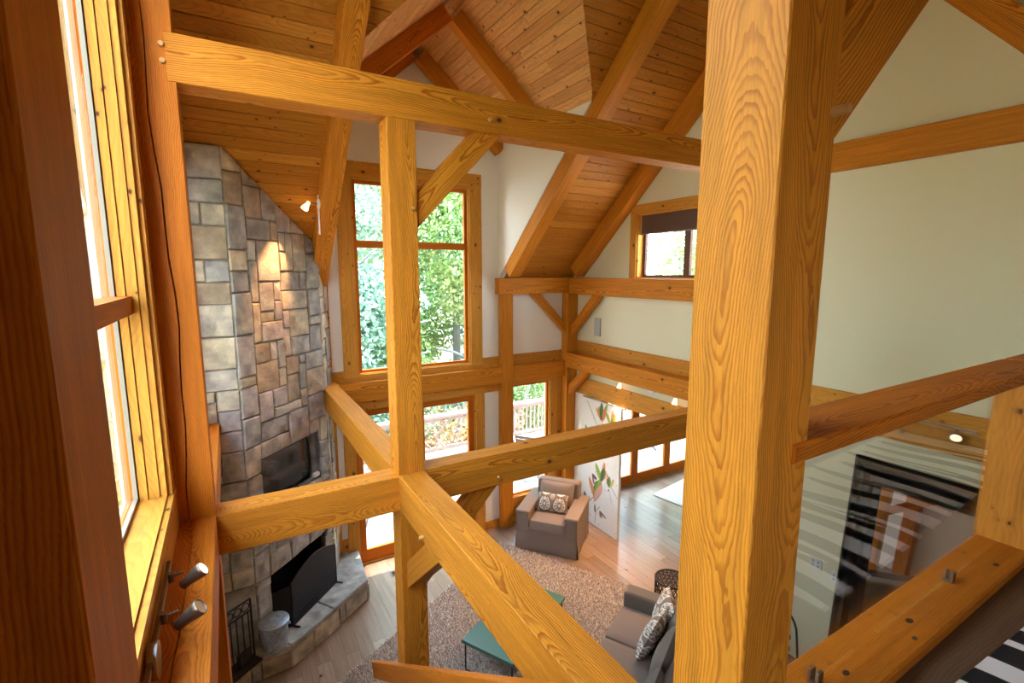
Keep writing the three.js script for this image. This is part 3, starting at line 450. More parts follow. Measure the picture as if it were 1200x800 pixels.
  // niches
  const niche = ([a, b, c, d], dep, mat, name) => {
    const w = (s, y, q) => new THREE.Vector3(...W3(s, y, q)), pos = [], quad = (...p) => { for (const k of [0, 1, 2, 0, 2, 3]) pos.push(...p[k].toArray()); };
    quad(w(a, c, -dep), w(b, c, -dep), w(b, d, -dep), w(a, d, -dep)); quad(w(a, c, 0), w(b, c, 0), w(b, c, -dep), w(a, c, -dep)); quad(w(a, d, -dep), w(b, d, -dep), w(b, d, 0), w(a, d, 0)); quad(w(a, c, 0), w(a, c, -dep), w(a, d, -dep), w(a, d, 0)); quad(w(b, c, -dep), w(b, c, 0), w(b, d, 0), w(b, d, -dep));
    const g = new THREE.BufferGeometry(); g.setAttribute('position', new THREE.Float32BufferAttribute(pos, 3)); g.setAttribute('uv', new THREE.Float32BufferAttribute(pos.filter((_, i) => i % 3 < 2), 2)); g.computeVertexNormals(); part(FP, name, g, mat);
  };
  niche(hT, 0.3, STONE[2], 'television_niche'); niche(hF, 0.42, M.soot, 'firebox');
  // hearth
  const slab = (pts, y0, y1, mat, nm) => { const s = new THREE.Shape(pts.map(([x, z]) => new THREE.Vector2(x, -z))), g = new THREE.ExtrudeGeometry(s, { depth: y1 - y0, bevelEnabled: true, bevelSize: 0.012, bevelThickness: 0.012, bevelOffset: -0.016, bevelSegments: 1 }); g.rotateX(-Math.PI / 2); g.translate(0, y0 + H, 0); return part(FP, nm, g, mat); };
  slab([[XL, -5.40], [0.36, -5.45], [0.13, -5.72], [XL, -5.72]], -4.165, -4.112, STONE[0], 'hearth_slab'); slab([[0.36, -5.45], [0.88, -5.835], [0.62, -6.22], [0.13, -5.72]], -4.165, -4.112, STONE[6], 'hearth_slab'); slab([[0.88, -5.835], [1.385, -6.21], [1.44, -7.0], [1.12, -7.0], [0.62, -6.22]], -4.165, -4.112, STONE[2], 'hearth_slab');
  const hf = (a, b) => { const dx = b[0] - a[0], dz = b[1] - a[1], l = Math.hypot(dx, dz); face([a[0] - dz / -l * 0 , a[1]], [dx / l, dz / l], l, FL, [], () => -4.165); };
  hf([XL, -5.43], [0.35, -5.48]); hf([0.35, -5.48], [1.36, -6.22]); hf([1.36, -6.22], [1.41, -7.0]);
  // television
  const tv = thing('television', 'black flat television set into the stone niche above the fireplace', 'television', [...W3(0.66, -2.33, -0.13).map((v, i) => i === 1 ? v - H : v)], Math.PI / 4);
  add('frame', rbox(0.93, 0.55, 0.05, 0.008), M.black, tv); const sc = add('screen', new THREE.BoxGeometry(0.895, 0.515, 0.004), M.screen, tv); sc.position.z = 0.026; const st = add('stand', rbox(0.36, 0.03, 0.18, 0.008), M.black, tv); st.position.set(0, -0.275, 0); 
  const wb = W3(1.13, -2.565, -0.02); const rt = add('router', rbox(0.1, 0.06, 0.06, 0.02), M.plastic); rt.position.set(...wb); rt.rotation.y = Math.PI / 4; tag(rt, 'small white box on the niche ledge beside the television', 'router');
  // fire screen
  const fs = thing('fire_screen', 'black arched mesh screen standing before the firebox', 'fire screen', [...W3(0.8, -4.1, 0.13).map((v, i) => i === 1 ? v - H : v)], Math.PI / 4);
  const w = 0.42, hh = 0.62, arch = [[-w, 0.01, 0], [-w, hh - 0.08, 0], ...Array.from({ length: 9 }, (_, i) => [-w + (i + 0.5) * 2 * w / 9, hh - 0.08 + 0.12 * Math.sin((i + 0.5) / 9 * Math.PI), 0]), [w, hh - 0.08, 0], [w, 0.01, 0]];
  add('frame', mergeGeometries([...arch.slice(1).map((p, i) => rod(arch[i], p, 0.009, 6)), rod(arch[0], arch[arch.length - 1], 0.009, 6)]), M.iron, fs);
  const as = new THREE.Shape(arch.map((p) => new THREE.Vector2(p[0], p[1]))); const mesh = new THREE.ExtrudeGeometry(as, { depth: 0.003, bevelEnabled: false });
  add('mesh_panel', mesh, std({ color: 0x20222a, roughness: 0.4, metalness: 0.6 }), fs); add('cross_bar', mergeGeometries([rod([-w, 0.22, 0.006], [w, 0.22, 0.006], 0.006, 6), rod([-w, 0.1, 0.006], [w, 0.1, 0.006], 0.005, 6)]), M.iron, fs);
  for (const s of [-1, 1]) add('foot', rod([s * w, 0.01, -0.09], [s * w, 0.01, 0.09], 0.01, 6), M.iron, fs);
  const ss = add('side_panel', new THREE.BoxGeometry(0.2, 0.5, 0.004), std({ color: 0x1c1d22, roughness: 0.5, metalness: 0.5 }), fs); ss.position.set(-w - 0.1, 0.27, -0.05); ss.rotation.y = -0.5;
}
{ // fire tools
  const t = thing('fireplace_tool_set', 'black iron stand of fireplace tools on the end of the hearth', 'tool set', [-0.13, -4.1, -5.36 + 0.0], 0.62);
  const b = add('base', rbox(0.34, 0.025, 0.2, 0.006, 1), M.iron, t); b.position.y = 0.0125;
  add('frame', mergeGeometries([rod([-0.15, 0.02, 0], [-0.15, 0.7, 0], 0.011, 6), rod([0.15, 0.02, 0], [0.15, 0.7, 0], 0.011, 6), rod([-0.15, 0.7, 0], [0.15, 0.7, 0], 0.011, 6), rod([-0.15, 0.57, 0], [0.15, 0.57, 0], 0.009, 6)]), M.iron, t);
  add('scroll_work', mergeGeometries([-0.09, 0, 0.09].map((x) => { const g = new THREE.TorusGeometry(0.042, 0.006, 5, 14); g.translate(x, 0.635, 0); return g; })), M.iron, t);
  [-0.1, -0.035, 0.035, 0.1].forEach((x, i) => { const q = add(['poker', 'brush', 'shovel', 'tongs'][i], rod([x, 0.07, 0.02], [x, 0.59, 0.02], 0.007, 6), M.iron, t); if (i === 2) add('blade', new THREE.BoxGeometry(0.1, 0.14, 0.012).translate(x, 0.13, 0.03), M.iron, q); if (i === 1) add('bristles', new THREE.CylinderGeometry(0.022, 0.03, 0.14, 8).translate(x, 0.11, 0.02), M.iron, q); });
}
{ // ash bucket
  const t = thing('ash_bucket', 'galvanized steel ash bucket with lid on the hearth', 'bucket', [0.2, -4.1, -5.52]);
  add('body', new THREE.LatheGeometry([[0.001, 0.003], [0.118, 0.003], [0.12, 0.01], [0.134, 0.16], [0.138, 0.165], [0.138, 0.175], [0.136, 0.18], [0.146, 0.29], [0.15, 0.295], [0.15, 0.305]].map((p) => new THREE.Vector2(...p)), 28), M.zinc, t);
  const l = add('lid', new THREE.LatheGeometry([[0.157, 0.292], [0.158, 0.31], [0.152, 0.318], [0.125, 0.322], [0.12, 0.328], [0.085, 0.33], [0.08, 0.336], [0.045, 0.338], [0.001, 0.34]].map((p) => new THREE.Vector2(...p)), 28), M.zinc, t);
  add('lid_handle', tubeGeo([[-0.05, 0.335, 0], [-0.04, 0.365, 0], [0.04, 0.365, 0], [0.05, 0.335, 0]], 0.006, 12, 6), M.zinc, l);
  for (const s of [-1, 1]) add('handle', tubeGeo([[s * 0.14, 0.25, -0.04], [s * 0.165, 0.22, 0], [s * 0.14, 0.25, 0.04]], 0.005, 10, 6), M.zinc, t);
}

// ---------------------------------------------------------------- furniture
const damask = canvasTex(512, 512, (c, w, h) => {
  c.fillStyle = '#857567'; c.fillRect(0, 0, w, h); c.fillStyle = '#e6ddcd'; c.strokeStyle = '#e6ddcd'; c.lineCap = 'round';
  const motif = (x, y, s) => { c.save(); c.translate(x, y); c.scale(s, s);
    for (const m of [1, -1]) { c.save(); c.scale(m, 1);
      for (const [px, py, r, a] of [[14, -52, 17, 0.5], [34, -34, 15, 0.9], [42, -8, 16, 1.4], [36, 20, 15, 2.0], [18, 42, 14, 2.6]]) { c.save(); c.translate(px, py); c.rotate(a); c.beginPath(); c.ellipse(0, 0, r * 0.62, r, 0, 0, 7); c.fill(); c.fillStyle = '#857567'; c.beginPath(); c.ellipse(2, 2, r * 0.22, r * 0.5, 0, 0, 7); c.fill(); c.fillStyle = '#e6ddcd'; c.restore(); }
      c.lineWidth = 9; c.beginPath(); c.moveTo(4, 66); c.bezierCurveTo(40, 60, 70, 30, 60, -10); c.bezierCurveTo(56, -30, 44, -48, 30, -70); c.stroke(); c.lineWidth = 4; c.beginPath(); c.arc(16, -8, 11, 0, 5); c.stroke(); c.restore(); }
    c.beginPath(); c.ellipse(0, -66, 8, 16, 0, 0, 7); c.fill(); c.beginPath(); c.ellipse(0, 0, 8, 18, 0, 0, 7); c.fill(); c.beginPath(); c.ellipse(0, 62, 7, 14, 0, 0, 7); c.fill(); c.restore(); };
  for (const [x, y] of [[128, 128], [384, 128], [128, 384], [384, 384]]) motif(x, y, 1.5); for (const [x, y] of [[0, 0], [256, 0], [512, 0], [0, 256], [256, 256], [512, 256], [0, 512], [256, 512], [512, 512]]) motif(x, y, 0.55);
});
const damaskM = std({ map: damask, roughness: 0.95, bumpMap: weave, bumpScale: 0.0005 });
function cushion(w, h, t, rep = [1, 1], n = 14) {          // pillow standing in xy, thickness along z
  const pos = [], uv = [], idx = [];
  for (const s of [1, -1]) { const b = pos.length / 3; for (let j = 0; j <= n; j++) for (let i = 0; i <= n; i++) { const u = i / n * 2 - 1, v = j / n * 2 - 1, e = Math.pow(Math.max(0, (1 - u * u) * (1 - v * v)), 0.42), pin = 1 - 0.05 * (1 - u * u) * Math.abs(v) ** 3, pin2 = 1 - 0.05 * (1 - v * v) * Math.abs(u) ** 3; pos.push(u * w / 2 * pin2, v * h / 2 * pin, s * t / 2 * e); uv.push((u + 1) / 2 * rep[0], (v + 1) / 2 * rep[1]); }
    for (let j = 0; j < n; j++) for (let i = 0; i < n; i++) { const a = b + j * (n + 1) + i, q = [a, a + 1, a + n + 2, a, a + n + 2, a + n + 1]; if (s < 0) q.reverse(); idx.push(...q); } }
  const g = new THREE.BufferGeometry(); g.setAttribute('position', new THREE.Float32BufferAttribute(pos, 3)); g.setAttribute('uv', new THREE.Float32BufferAttribute(uv, 2)); g.setIndex(idx); g.computeVertexNormals(); return g;
}
function softBox(w, h, d, r, puff = 0, seg = 4) { const g = new RoundedBoxGeometry(w, h, d, seg, r), p = g.attributes.position; if (puff) for (let i = 0; i < p.count; i++) { const x = p.getX(i) / (w / 2), z = p.getZ(i) / (d / 2), y = p.getY(i); if (y > 0) p.setY(i, y + puff * Math.max(0, 1 - x * x) * Math.max(0, 1 - z * z)); } return g; }
// a box grid with puffed top, denser so that the crown shows
function seatGeo(w, h, d, puff, r = 0.035) { const g = new THREE.BoxGeometry(w, h, d, 14, 4, 14), p = g.attributes.position; for (let i = 0; i < p.count; i++) { let x = p.getX(i), y = p.getY(i), z = p.getZ(i); const ix = clamp(x, -w / 2 + r, w / 2 - r), iy = clamp(y, -h / 2 + r, h / 2 - r), iz = clamp(z, -d / 2 + r, d / 2 - r), v = new THREE.Vector3(x - ix, y - iy, z - iz); if (v.length() > 0) v.setLength(r); const k = puff * (1 - (x / (w / 2)) ** 2) * (1 - (z / (d / 2)) ** 2); p.setXYZ(i, ix + v.x, iy + v.y + (y > 0 ? k : 0), iz + v.z); } g.computeVertexNormals(); return g; }
const at = (m, x, y, z, rx = 0, ry = 0, rz = 0) => { m.position.set(x, y, z); m.rotation.set(rx, ry, rz); return m; };
{ // armchair, local +z is its front
  const t = thing('armchair', 'taupe slipcovered armchair with square arms and skirt by the deck window', 'armchair', [4.4, FL, -6.16], Math.atan2(-0.78, 0.63));
  at(add('base', rbox(0.94, 0.22, 0.84, 0.03), M.taupe, t), 0, 0.29, 0);
  // skirt with soft waves
  { const pos = [], idx = [], uv = [], P = [[-0.49, 0.43], [0.49, 0.43], [0.49, -0.42], [-0.49, -0.42], [-0.49, 0.43]], n = 26; let k = 0, L = 0; for (let e = 0; e < 4; e++) for (let i = 0; i <= n; i++) { const f = i / n, x = mix(P[e][0], P[e + 1][0], f), z = mix(P[e][1], P[e + 1][1], f), nx = [0, 1, 0, -1][e], nz = [1, 0, -1, 0][e], wv = 0.012 * Math.sin(f * 17 + e) * sm(Math.abs(f - 0.5) * 2) + 0.02 * Math.abs(f - 0.5) * 2; for (const [y, a] of [[0.32, 0], [0.16, 0.55], [0.012, 1.0]]) { pos.push(x + nx * wv * a, y, z + nz * wv * a); uv.push((L + f) * 2, y * 2); } if (i < n) for (let q = 0; q < 2; q++) { const b = k + q; idx.push(b, b + 1, b + 3, b + 1, b + 4, b + 3); } k += 3; if (i === n) L++; }
    const g = new THREE.BufferGeometry(); g.setAttribute('position', new THREE.Float32BufferAttribute(pos, 3)); g.setAttribute('uv', new THREE.Float32BufferAttribute(uv, 2)); g.setIndex(idx); g.computeVertexNormals(); add('skirt', g, std({ color: 0x7d6c60, roughness: 0.95, side: THREE.DoubleSide, bumpMap: weave, bumpScale: 0.0006 }), t); }
  for (const s of [-1, 1]) { const a = at(add('arm', rbox(0.2, 0.34, 0.86, 0.025), M.taupe, t), s * 0.395, 0.475, 0); at(add('arm_cap', rbox(0.225, 0.05, 0.89, 0.022), M.taupe2, a), 0, 0.165, 0.005); at(add('piping', rod([-0.095, -0.14, 0.432], [-0.095, 0.135, 0.432], 0.006, 6), M.taupe2, a), 0, 0, 0); add('piping', rod([0.095, -0.14, 0.432], [0.095, 0.135, 0.432], 0.006, 6), M.taupe2, a); }
  at(add('seat_cushion', seatGeo(0.585, 0.17, 0.66, 0.025), M.taupe2, t), 0, 0.44, 0.1);
  at(add('backrest', rbox(0.72, 0.62, 0.2, 0.04), M.taupe, t), 0, 0.61, -0.33, -0.1);
  at(add('back_cushion', cushion(0.6, 0.44, 0.2), M.taupe2, t), 0, 0.72, -0.17, -0.2);
  const p = at(add('throw_pillow', cushion(0.5, 0.3, 0.15, [1.0, 0.6]), damaskM), 0, 0, 0); const f = [-0.78, 0.63]; p.position.copy(V(4.4 + f[0] * 0.06, FL + 0.685, -6.16 + f[1] * 0.06)); p.rotation.order = 'YXZ'; p.rotation.set(-0.32, Math.atan2(-0.78, 0.63), 0); tag(p, 'damask patterned lumbar pillow on the armchair', 'pillow');
}
const U = new THREE.Vector2(0.882, -0.471), VV = new THREE.Vector2(0.471, 0.882), furnTurn = Math.atan2(0.471, 0.882);
{ // sofa, local +z is its front
  const th = Math.atan2(-0.471, -0.882), c = [3.27, -3.1], t = thing('sofa', 'brown sofa with low square arm, seen past the golden column', 'sofa', [c[0], FL, c[1]], th);
  at(add('base', rbox(2.2, 0.26, 0.9, 0.03), M.olive, t), 0, 0.19, 0);
  for (const s of [-1, 1]) at(add('arm', rbox(0.2, 0.52, 0.94, 0.035), M.olive, t), s * 1.0, 0.37, 0.0);
  at(add('backrest', rbox(1.8, 0.6, 0.2, 0.06), M.olive, t), 0, 0.56, -0.38, -0.12);
  for (const x of [-0.6, 0, 0.6]) { at(add('seat_cushion', seatGeo(0.592, 0.17, 0.72, 0.03, 0.045), M.taupe, t), x, 0.385, 0.12); at(add('back_cushion', cushion(0.6, 0.5, 0.22), M.olive, t), x, 0.68, -0.24, -0.2); }
  for (const [x, z] of [[-1.0, 0.38], [1.0, 0.38], [-1.0, -0.38], [1.0, -0.38]]) at(add('foot', new THREE.CylinderGeometry(0.025, 0.02, 0.06, 10), M.iron, t), x, 0.03, z);
  const sp = (x, z, y, ry, rz, rx, label) => { const m = add('throw_pillow', cushion(0.46, 0.46, 0.17, [0.9, 0.9]), damaskM), q = new THREE.Vector3(x, y, z).applyAxisAngle(new THREE.Vector3(0, 1, 0), th); m.position.copy(V(c[0] + q.x, FL + q.y, c[1] + q.z)); m.rotation.order = 'YXZ'; m.rotation.set(rx, th + ry, rz); tag(m, label, 'pillow'); };
  sp(-0.66, -0.06, 0.69, 0.35, 0.0, -0.35, 'damask pillow leaning against the arm of the sofa'); sp(-0.3, -0.04, 0.7, -0.1, 0.1, -0.35, 'damask pillow propped against the middle back cushion of the sofa');
}
{ // coffee table
  const t = thing('coffee_table', 'low green topped table on thin black legs on the shag rug', 'coffee table', [2.66, FL, -4.44], furnTurn);
  at(add('table_top', rbox(1.24, 0.045, 0.66, 0.006, 2), M.green, t), 0, 0.4, 0); at(add('rim', new THREE.BoxGeometry(1.2, 0.012, 0.62), M.black, t), 0, 0.372, 0);
  for (const x of [-0.59, 0.59]) for (const z of [-0.3, 0.3]) add('leg', rod([x, 0.012, z], [x, 0.37, z], 0.009, 8), M.black, t);
  add('stretcher', rod([-0.59, 0.05, -0.3], [-0.59, 0.05, 0.3], 0.007, 6), M.black, t); add('stretcher', rod([0.59, 0.05, -0.3], [0.59, 0.05, 0.3], 0.007, 6), M.black, t);
}
{ // shag rug
  const t = thing('shag_rug', 'thick beige and brown mottled shag rug under table and sofa', 'rug', [2.853, FL, -4.404], furnTurn);
  const mott = dataTex(512, 512, (u, v) => { const a = vnoise(u * 150, v * 150, 150, 150, 2), b = vnoise(u * 60, v * 60, 60, 60, 5), k = clamp(a * 0.7 + b * 0.45 - 0.1); return [mix(112, 214, k), mix(92, 196, k), mix(78, 178, k)]; });
  at(add('backing', rbox(3.3, 0.02, 3.0, 0.008, 2), std({ map: mott, roughness: 1, bumpMap: weave, bumpScale: 0.004 }), t), 0, 0.01, 0);
  const n = 62000, g = new THREE.ConeGeometry(0.009, 0.05, 4, 1, true); g.translate(0, 0.022, 0);
  const im = new THREE.InstancedMesh(g, std({ color: 0xffffff, roughness: 1 }), n), m4 = new THREE.Matrix4(), q = new THREE.Quaternion(), e = new THREE.Euler(), pal = [[0.70, 0.60, 0.52], [0.60, 0.50, 0.42], [0.46, 0.36, 0.29], [0.80, 0.72, 0.64], [0.36, 0.27, 0.22]].map((c) => new THREE.Color().setRGB(...c));
  for (let i = 0; i < n; i++) { e.set(rnd(-0.9, 0.9), rnd(0, 6.28), rnd(-0.9, 0.9)); q.setFromEuler(e); m4.compose(new THREE.Vector3(rnd(-1.645, 1.645), 0.015, rnd(-1.495, 1.495)), q, new THREE.Vector3(1, rnd(0.7, 1.1), 1)); im.setMatrixAt(i, m4); im.setColorAt(i, pal[Math.floor(rnd(0, 5))]); }
  im.name = 'pile'; im.userData.kind = 'stuff'; im.castShadow = im.receiveShadow = true; t.add(im);
}
{ // lattice stool
  const t = thing('lattice_stool', 'dark round lattice side stool behind the sofa arm', 'stool', [4.72, FL, -3.98]);
  const gs = []; for (let i = 0; i < 22; i++) for (const s of [1, -1]) { const pts = []; for (let k = 0; k <= 8; k++) { const a = i / 22 * 6.283 + s * k / 8 * 1.1; pts.push([0.2 * Math.cos(a), 0.02 + 0.44 * k / 8, 0.2 * Math.sin(a)]); } gs.push(tubeGeo(pts, 0.006, 10, 5)); }
  add('lattice', mergeGeometries(gs), M.iron, t); for (const y of [0.015, 0.465]) { const r = new THREE.TorusGeometry(0.2, 0.012, 6, 32); r.rotateX(Math.PI / 2); at(add('hoop', r, M.iron, t), 0, y, 0); }
  const tg = []; for (let i = -5; i <= 5; i++) { const x = i * 0.034, l = Math.sqrt(0.04 - x * x); tg.push(rod([x, 0.468, -l], [x, 0.468, l], 0.006, 5), rod([-l, 0.47, x], [l, 0.47, x], 0.006, 5)); } add('top_mesh', mergeGeometries(tg), M.iron, t); 
}
{ // painted floral panel
  const tex = canvasTex(768, 1740, (c, w, h) => {
    c.fillStyle = '#efece4'; c.fillRect(0, 0, w, h); let s = 5; const r = (a, b) => { s = (s * 1103515245 + 12345) & 0x7fffffff; return a + (b - a) * s / 0x7fffffff; };
    const branch = (pts, wd) => { c.strokeStyle = '#3d3834'; c.lineWidth = wd; c.lineCap = 'round'; c.beginPath(); c.moveTo(...pts[0]); for (let i = 1; i < pts.length; i++) c.lineTo(...pts[i]); c.stroke(); };
    const petal = (x, y, l, wd, a, col) => { c.save(); c.translate(x, y); c.rotate(a); c.fillStyle = col; c.globalAlpha = 0.88; c.beginPath(); c.moveTo(0, 0); c.bezierCurveTo(-wd, -l * 0.4, -wd * 0.7, -l * 0.9, 0, -l); c.bezierCurveTo(wd * 0.7, -l * 0.9, wd, -l * 0.4, 0, 0); c.fill(); c.restore(); };
    const flower = (x, y, k) => { const cols = ['#8ea73c', '#5e8a3a', '#c9b955', '#e3a79a', '#46653a', '#d6824a']; for (let i = 0; i < 7; i++) petal(x + r(-22, 22) * k, y + r(-20, 30) * k, r(150, 270) * k, r(34, 60) * k, r(-0.6, 0.6), cols[Math.floor(r(0, 6))]); petal(x, y + 20, 90 * k, 16 * k, r(2.6, 3.6), '#3e4a30'); };
    const dark = (x, y, k) => { for (let i = 0; i < 4; i++) petal(x, y, r(80, 150) * k, 22 * k, r(2.0, 3.4), ['#6a4a44', '#b98a84', '#54403c', '#8a6a60'][i]); };
    branch([[120, 40], [330, 330], [470, 420]], 7); branch([[360, 300], [560, 480]], 5); branch([[520, 980], [760, 1180]], 6); branch([[120, 1500], [240, 1400], [300, 1330]], 7); branch([[330, 1700], [350, 1520], [420, 1430]], 6); branch([[600, 1120], [650, 1290]], 4);
    flower(420, 240, 1.0); flower(610, 260, 0.85); flower(170, 620, 1.0); flower(440, 1060, 1.0); flower(600, 1080, 0.7); flower(320, 1400, 1.5); dark(560, 330, 0.8); dark(250, 1020, 1.2); dark(420, 1480, 1.0); dark(100, 1330, 1.0);
    for (let i = 0; i < 60; i++) { c.fillStyle = ['#b8545a', '#6d8a48', '#4a4440', '#d69a90'][i % 4]; c.globalAlpha = 0.7; c.beginPath(); c.ellipse(r(40, 740), r(60, 1690), r(2, 9), r(2, 12), r(0, 3), 0, 7); c.fill(); } c.globalAlpha = 0.5; c.strokeStyle = '#b8545a'; c.lineWidth = 3; for (let i = 0; i < 10; i++) { const x = r(400, 700), y = r(300, 1600); c.beginPath(); c.moveTo(x, y); c.lineTo(x + r(-60, 60), y + r(-50, 50)); c.stroke(); }
  });
  const t = thing('painted_panel', 'tall white panel painted with loose flowers beside the armchair', 'painting', [5.3, FL, -6.09]);
  at(add('panel', new THREE.BoxGeometry(0.045, 2.235, 0.98), M.plastic, t), 0, 1.1275, 0); const g = new THREE.PlaneGeometry(0.975, 2.23); g.rotateY(-Math.PI / 2); at(add('painting', g, std({ map: tex, roughness: 0.8 }), t), -0.0235, 1.1275, 0);
  struct(add('wall_stub', bx(5.33, 5.36, FL, -2.14, -6.98, -6.5), M.white), 'white wall strip behind the painted panel');
  struct(add('wall_stub_return', bx(5.36, 5.5, FL, -2.14, -6.98, -6.5), M.white));
}
{ const t = thing('floor_register', 'small metal floor vent by the deck doors', 'vent', [1.95, FL, -6.6]); at(add('frame', rbox(0.3, 0.006, 0.12, 0.002, 1), M.bronze, t), 0, 0.003, 0); for (let i = 0; i < 7; i++) at(add('louver', new THREE.BoxGeometry(0.26, 0.004, 0.006), M.black, t), 0, 0.007, -0.042 + i * 0.014); }
// dining side: doors, bright rug
windowUnit({ plane: 'z', a0: 6.2, a1: 9.0, y0: FL + 0.02, y1: -2.2, dw: ZW - 0.02, out: -1, depth: 0.06, casing: 0.1, sill: false, mull: [7.1, 8.06], sashW: 0.09, name: 'door_2', label: 'glazed doors of the dining room opening on the deck' });
{ const m = add('area_rug', rbox(2.0, 0.016, 1.9, 0.006, 1), std({ color: 0xe9e5dc, roughness: 1, bumpMap: weave, bumpScale: 0.003 })); m.position.copy(V(8.2, FL + 0.009, -5.75)); m.rotation.y = 0.16; tag(m, 'pale rug on the dining room floor near the glazed doors', 'rug'); }

// ---------------------------------------------------------------- spotlights and small fittings
function lamp(pos, dir, color, power, ang, label) { const l = new THREE.SpotLight(color, power, 0, ang, 0.6, 2); l.position.copy(V(...pos)); l.target.position.copy(V(pos[0] + dir[0], pos[1] + dir[1], pos[2] + dir[2])); l.castShadow = true; scene.add(l, l.target); return l; }
function head(parent, p, dir, len, r0, r1, matBody, lit) {       // a conical spot head from p along dir (parent local = world metres)
  const d = new THREE.Vector3(...dir).normalize(), q = new THREE.Quaternion().setFromUnitVectors(new THREE.Vector3(0, 1, 0), d);
  const b = add('spot_head', new THREE.LatheGeometry([[0.001, 0], [r0, 0.002], [r0 * 1.05, len * 0.3], [r1, len * 0.85], [r1, len], [r1 * 0.86, len], [r1 * 0.8, len * 0.8], [0.001, len * 0.75]].map((v) => new THREE.Vector2(...v)), 18), matBody, parent); b.position.set(...p); b.quaternion.copy(q);
  add('lens', new THREE.CylinderGeometry(r1 * 0.84, r1 * 0.84, 0.006, 18).translate(0, len * 0.95, 0), lit, b); return b;
}
{ // rail on the left wall under the window
  const t = thing('track_light', 'bronze wall rail with two spotlights below the casement sill', 'spotlight rail', [XL + 0.02, -1.36, -2.0]);
  add('rail', new THREE.BoxGeometry(0.016, 0.03, 1.3).translate(0.02, 0, 0), M.bronze, t); const c = new THREE.CylinderGeometry(0.06, 0.065, 0.03, 24); c.rotateZ(Math.PI / 2); at(add('canopy', c, M.steel, t), 0.025, -0.02, 0);
  for (const z of [-0.52, -0.22]) { add('stem', mergeGeometries([rod([0.02, 0, z], [0.085, 0.0, z - 0.02], 0.006, 8), new THREE.CylinderGeometry(0.014, 0.014, 0.04, 10).translate(0.035, 0, z)]), M.bronze, t); head(t, [0.075, -0.05, z + 0.005], [0.75, 0.55, 0.1], 0.11, 0.022, 0.034, M.bronze, z < -0.4 ? emit(0xffc890, 1.6) : std({ color: 0xd8d6d2, metalness: 0.6, roughness: 0.25 })); }
  lamp([XL + 0.2, -1.33, -2.5], [0.75, 0.55, 0.1], 0xffc890, 3, 0.5);
}
{ // rail over the dining opening
  const t = thing('track_light', 'steel rail with two lit spotlights over the dining room opening', 'spotlight rail', [XRW - 0.06, -1.72, -5.0]);
  add('rail', mergeGeometries([rod([-0.02, 0, -0.55], [-0.02, 0, 0.55], 0.008), rod([-0.02, 0.03, -0.55], [-0.02, 0.03, 0.55], 0.006)]), M.steel, t); const c = new THREE.CylinderGeometry(0.06, 0.06, 0.03, 24); c.rotateZ(Math.PI / 2); at(add('canopy', c, M.plastic, t), -0.005, 0.01, 0);
  for (const z of [-0.6, 0.5]) { add('stem', rod([-0.02, 0, z], [-0.06, -0.02, z], 0.008), M.steel, t); head(t, [-0.06, -0.005, z], [-0.25, -1, 0], 0.085, 0.02, 0.034, emit(0xffc888, 3), emit(0xffdcb0, 6)); lamp([XRW - 0.145, -1.83, -5.0 + z], [-0.4, -1, 0], 0xffc890, 9, 0.8); }
}
{ // rail above the mirror
  const t = thing('track_light', 'steel rail with one round spotlight above the framed mirror', 'spotlight rail', [XRW - 0.09, -1.33, -1.75]);
  add('rail', mergeGeometries([rod([0, 0, -0.6], [0, 0, 0.35], 0.008), rod([0, 0.025, -0.6], [0, 0.025, 0.35], 0.006)]), M.steel, t); head(t, [-0.01, 0, 0.22], [-0.8, -0.4, 0.2], 0.1, 0.02, 0.045, M.steel, emit(0xffe0b8, 1)); for (const z of [-0.55, 0.33]) add('bracket', rod([0.03, 0, z], [0, 0, z], 0.012), M.steel, t);
}
{ // lamp on the rafter by the chimney
  const t = thing('wall_lamp', 'small warm spotlight fixed to the rafter beside the chimney', 'lamp', [0.955, 0.74, -5.86]);
  const c = new THREE.CylinderGeometry(0.05, 0.055, 0.02, 20); c.rotateZ(Math.PI / 2); at(add('canopy', c, M.plastic, t), 0, 0, 0); add('arm', rod([-0.01, 0, 0], [-0.09, 0.01, -0.04], 0.008), M.bronze, t); add('cord_cover', rod([0, 0.1, 0], [0, -0.33, -0.02], 0.008), M.plastic, t);
  head(t, [-0.09, 0.02, -0.04], [-0.55, -0.8, 0.1], 0.1, 0.02, 0.04, emit(0xffb870, 2.2), emit(0xffd8a8, 6)); lamp([0.79, 0.64, -5.87], [-0.40, -0.86, -0.09], 0xffb878, 7, 0.42);
}
{ const m = add('speaker_grille', rbox(0.02, 0.3, 0.15, 0.006, 1), M.grille); m.position.copy(V(XRW - 0.01, -0.92, -6.3)); tag(m, 'grey flush wall speaker under the plate on the gable wall', 'speaker'); }
const outlet = (x, y, z, label) => { const t = thing('wall_outlet', label, 'outlet', [x, y, z]); at(add('plate', rbox(0.012, 0.115, 0.12, 0.004, 1), M.plastic, t), -0.006, 0, 0); for (const a of [-0.028, 0.028]) for (const b of [-0.024, 0.024]) at(add('socket', rbox(0.004, 0.03, 0.026, 0.003, 1), M.grille, t), -0.013, b, a); };
outlet(XRW, -3.15, -2.58, 'white double outlet on the cream wall near the mirror'); outlet(XRW, -3.2, -2.36, 'white outlet close to the frame of the leaning mirror');

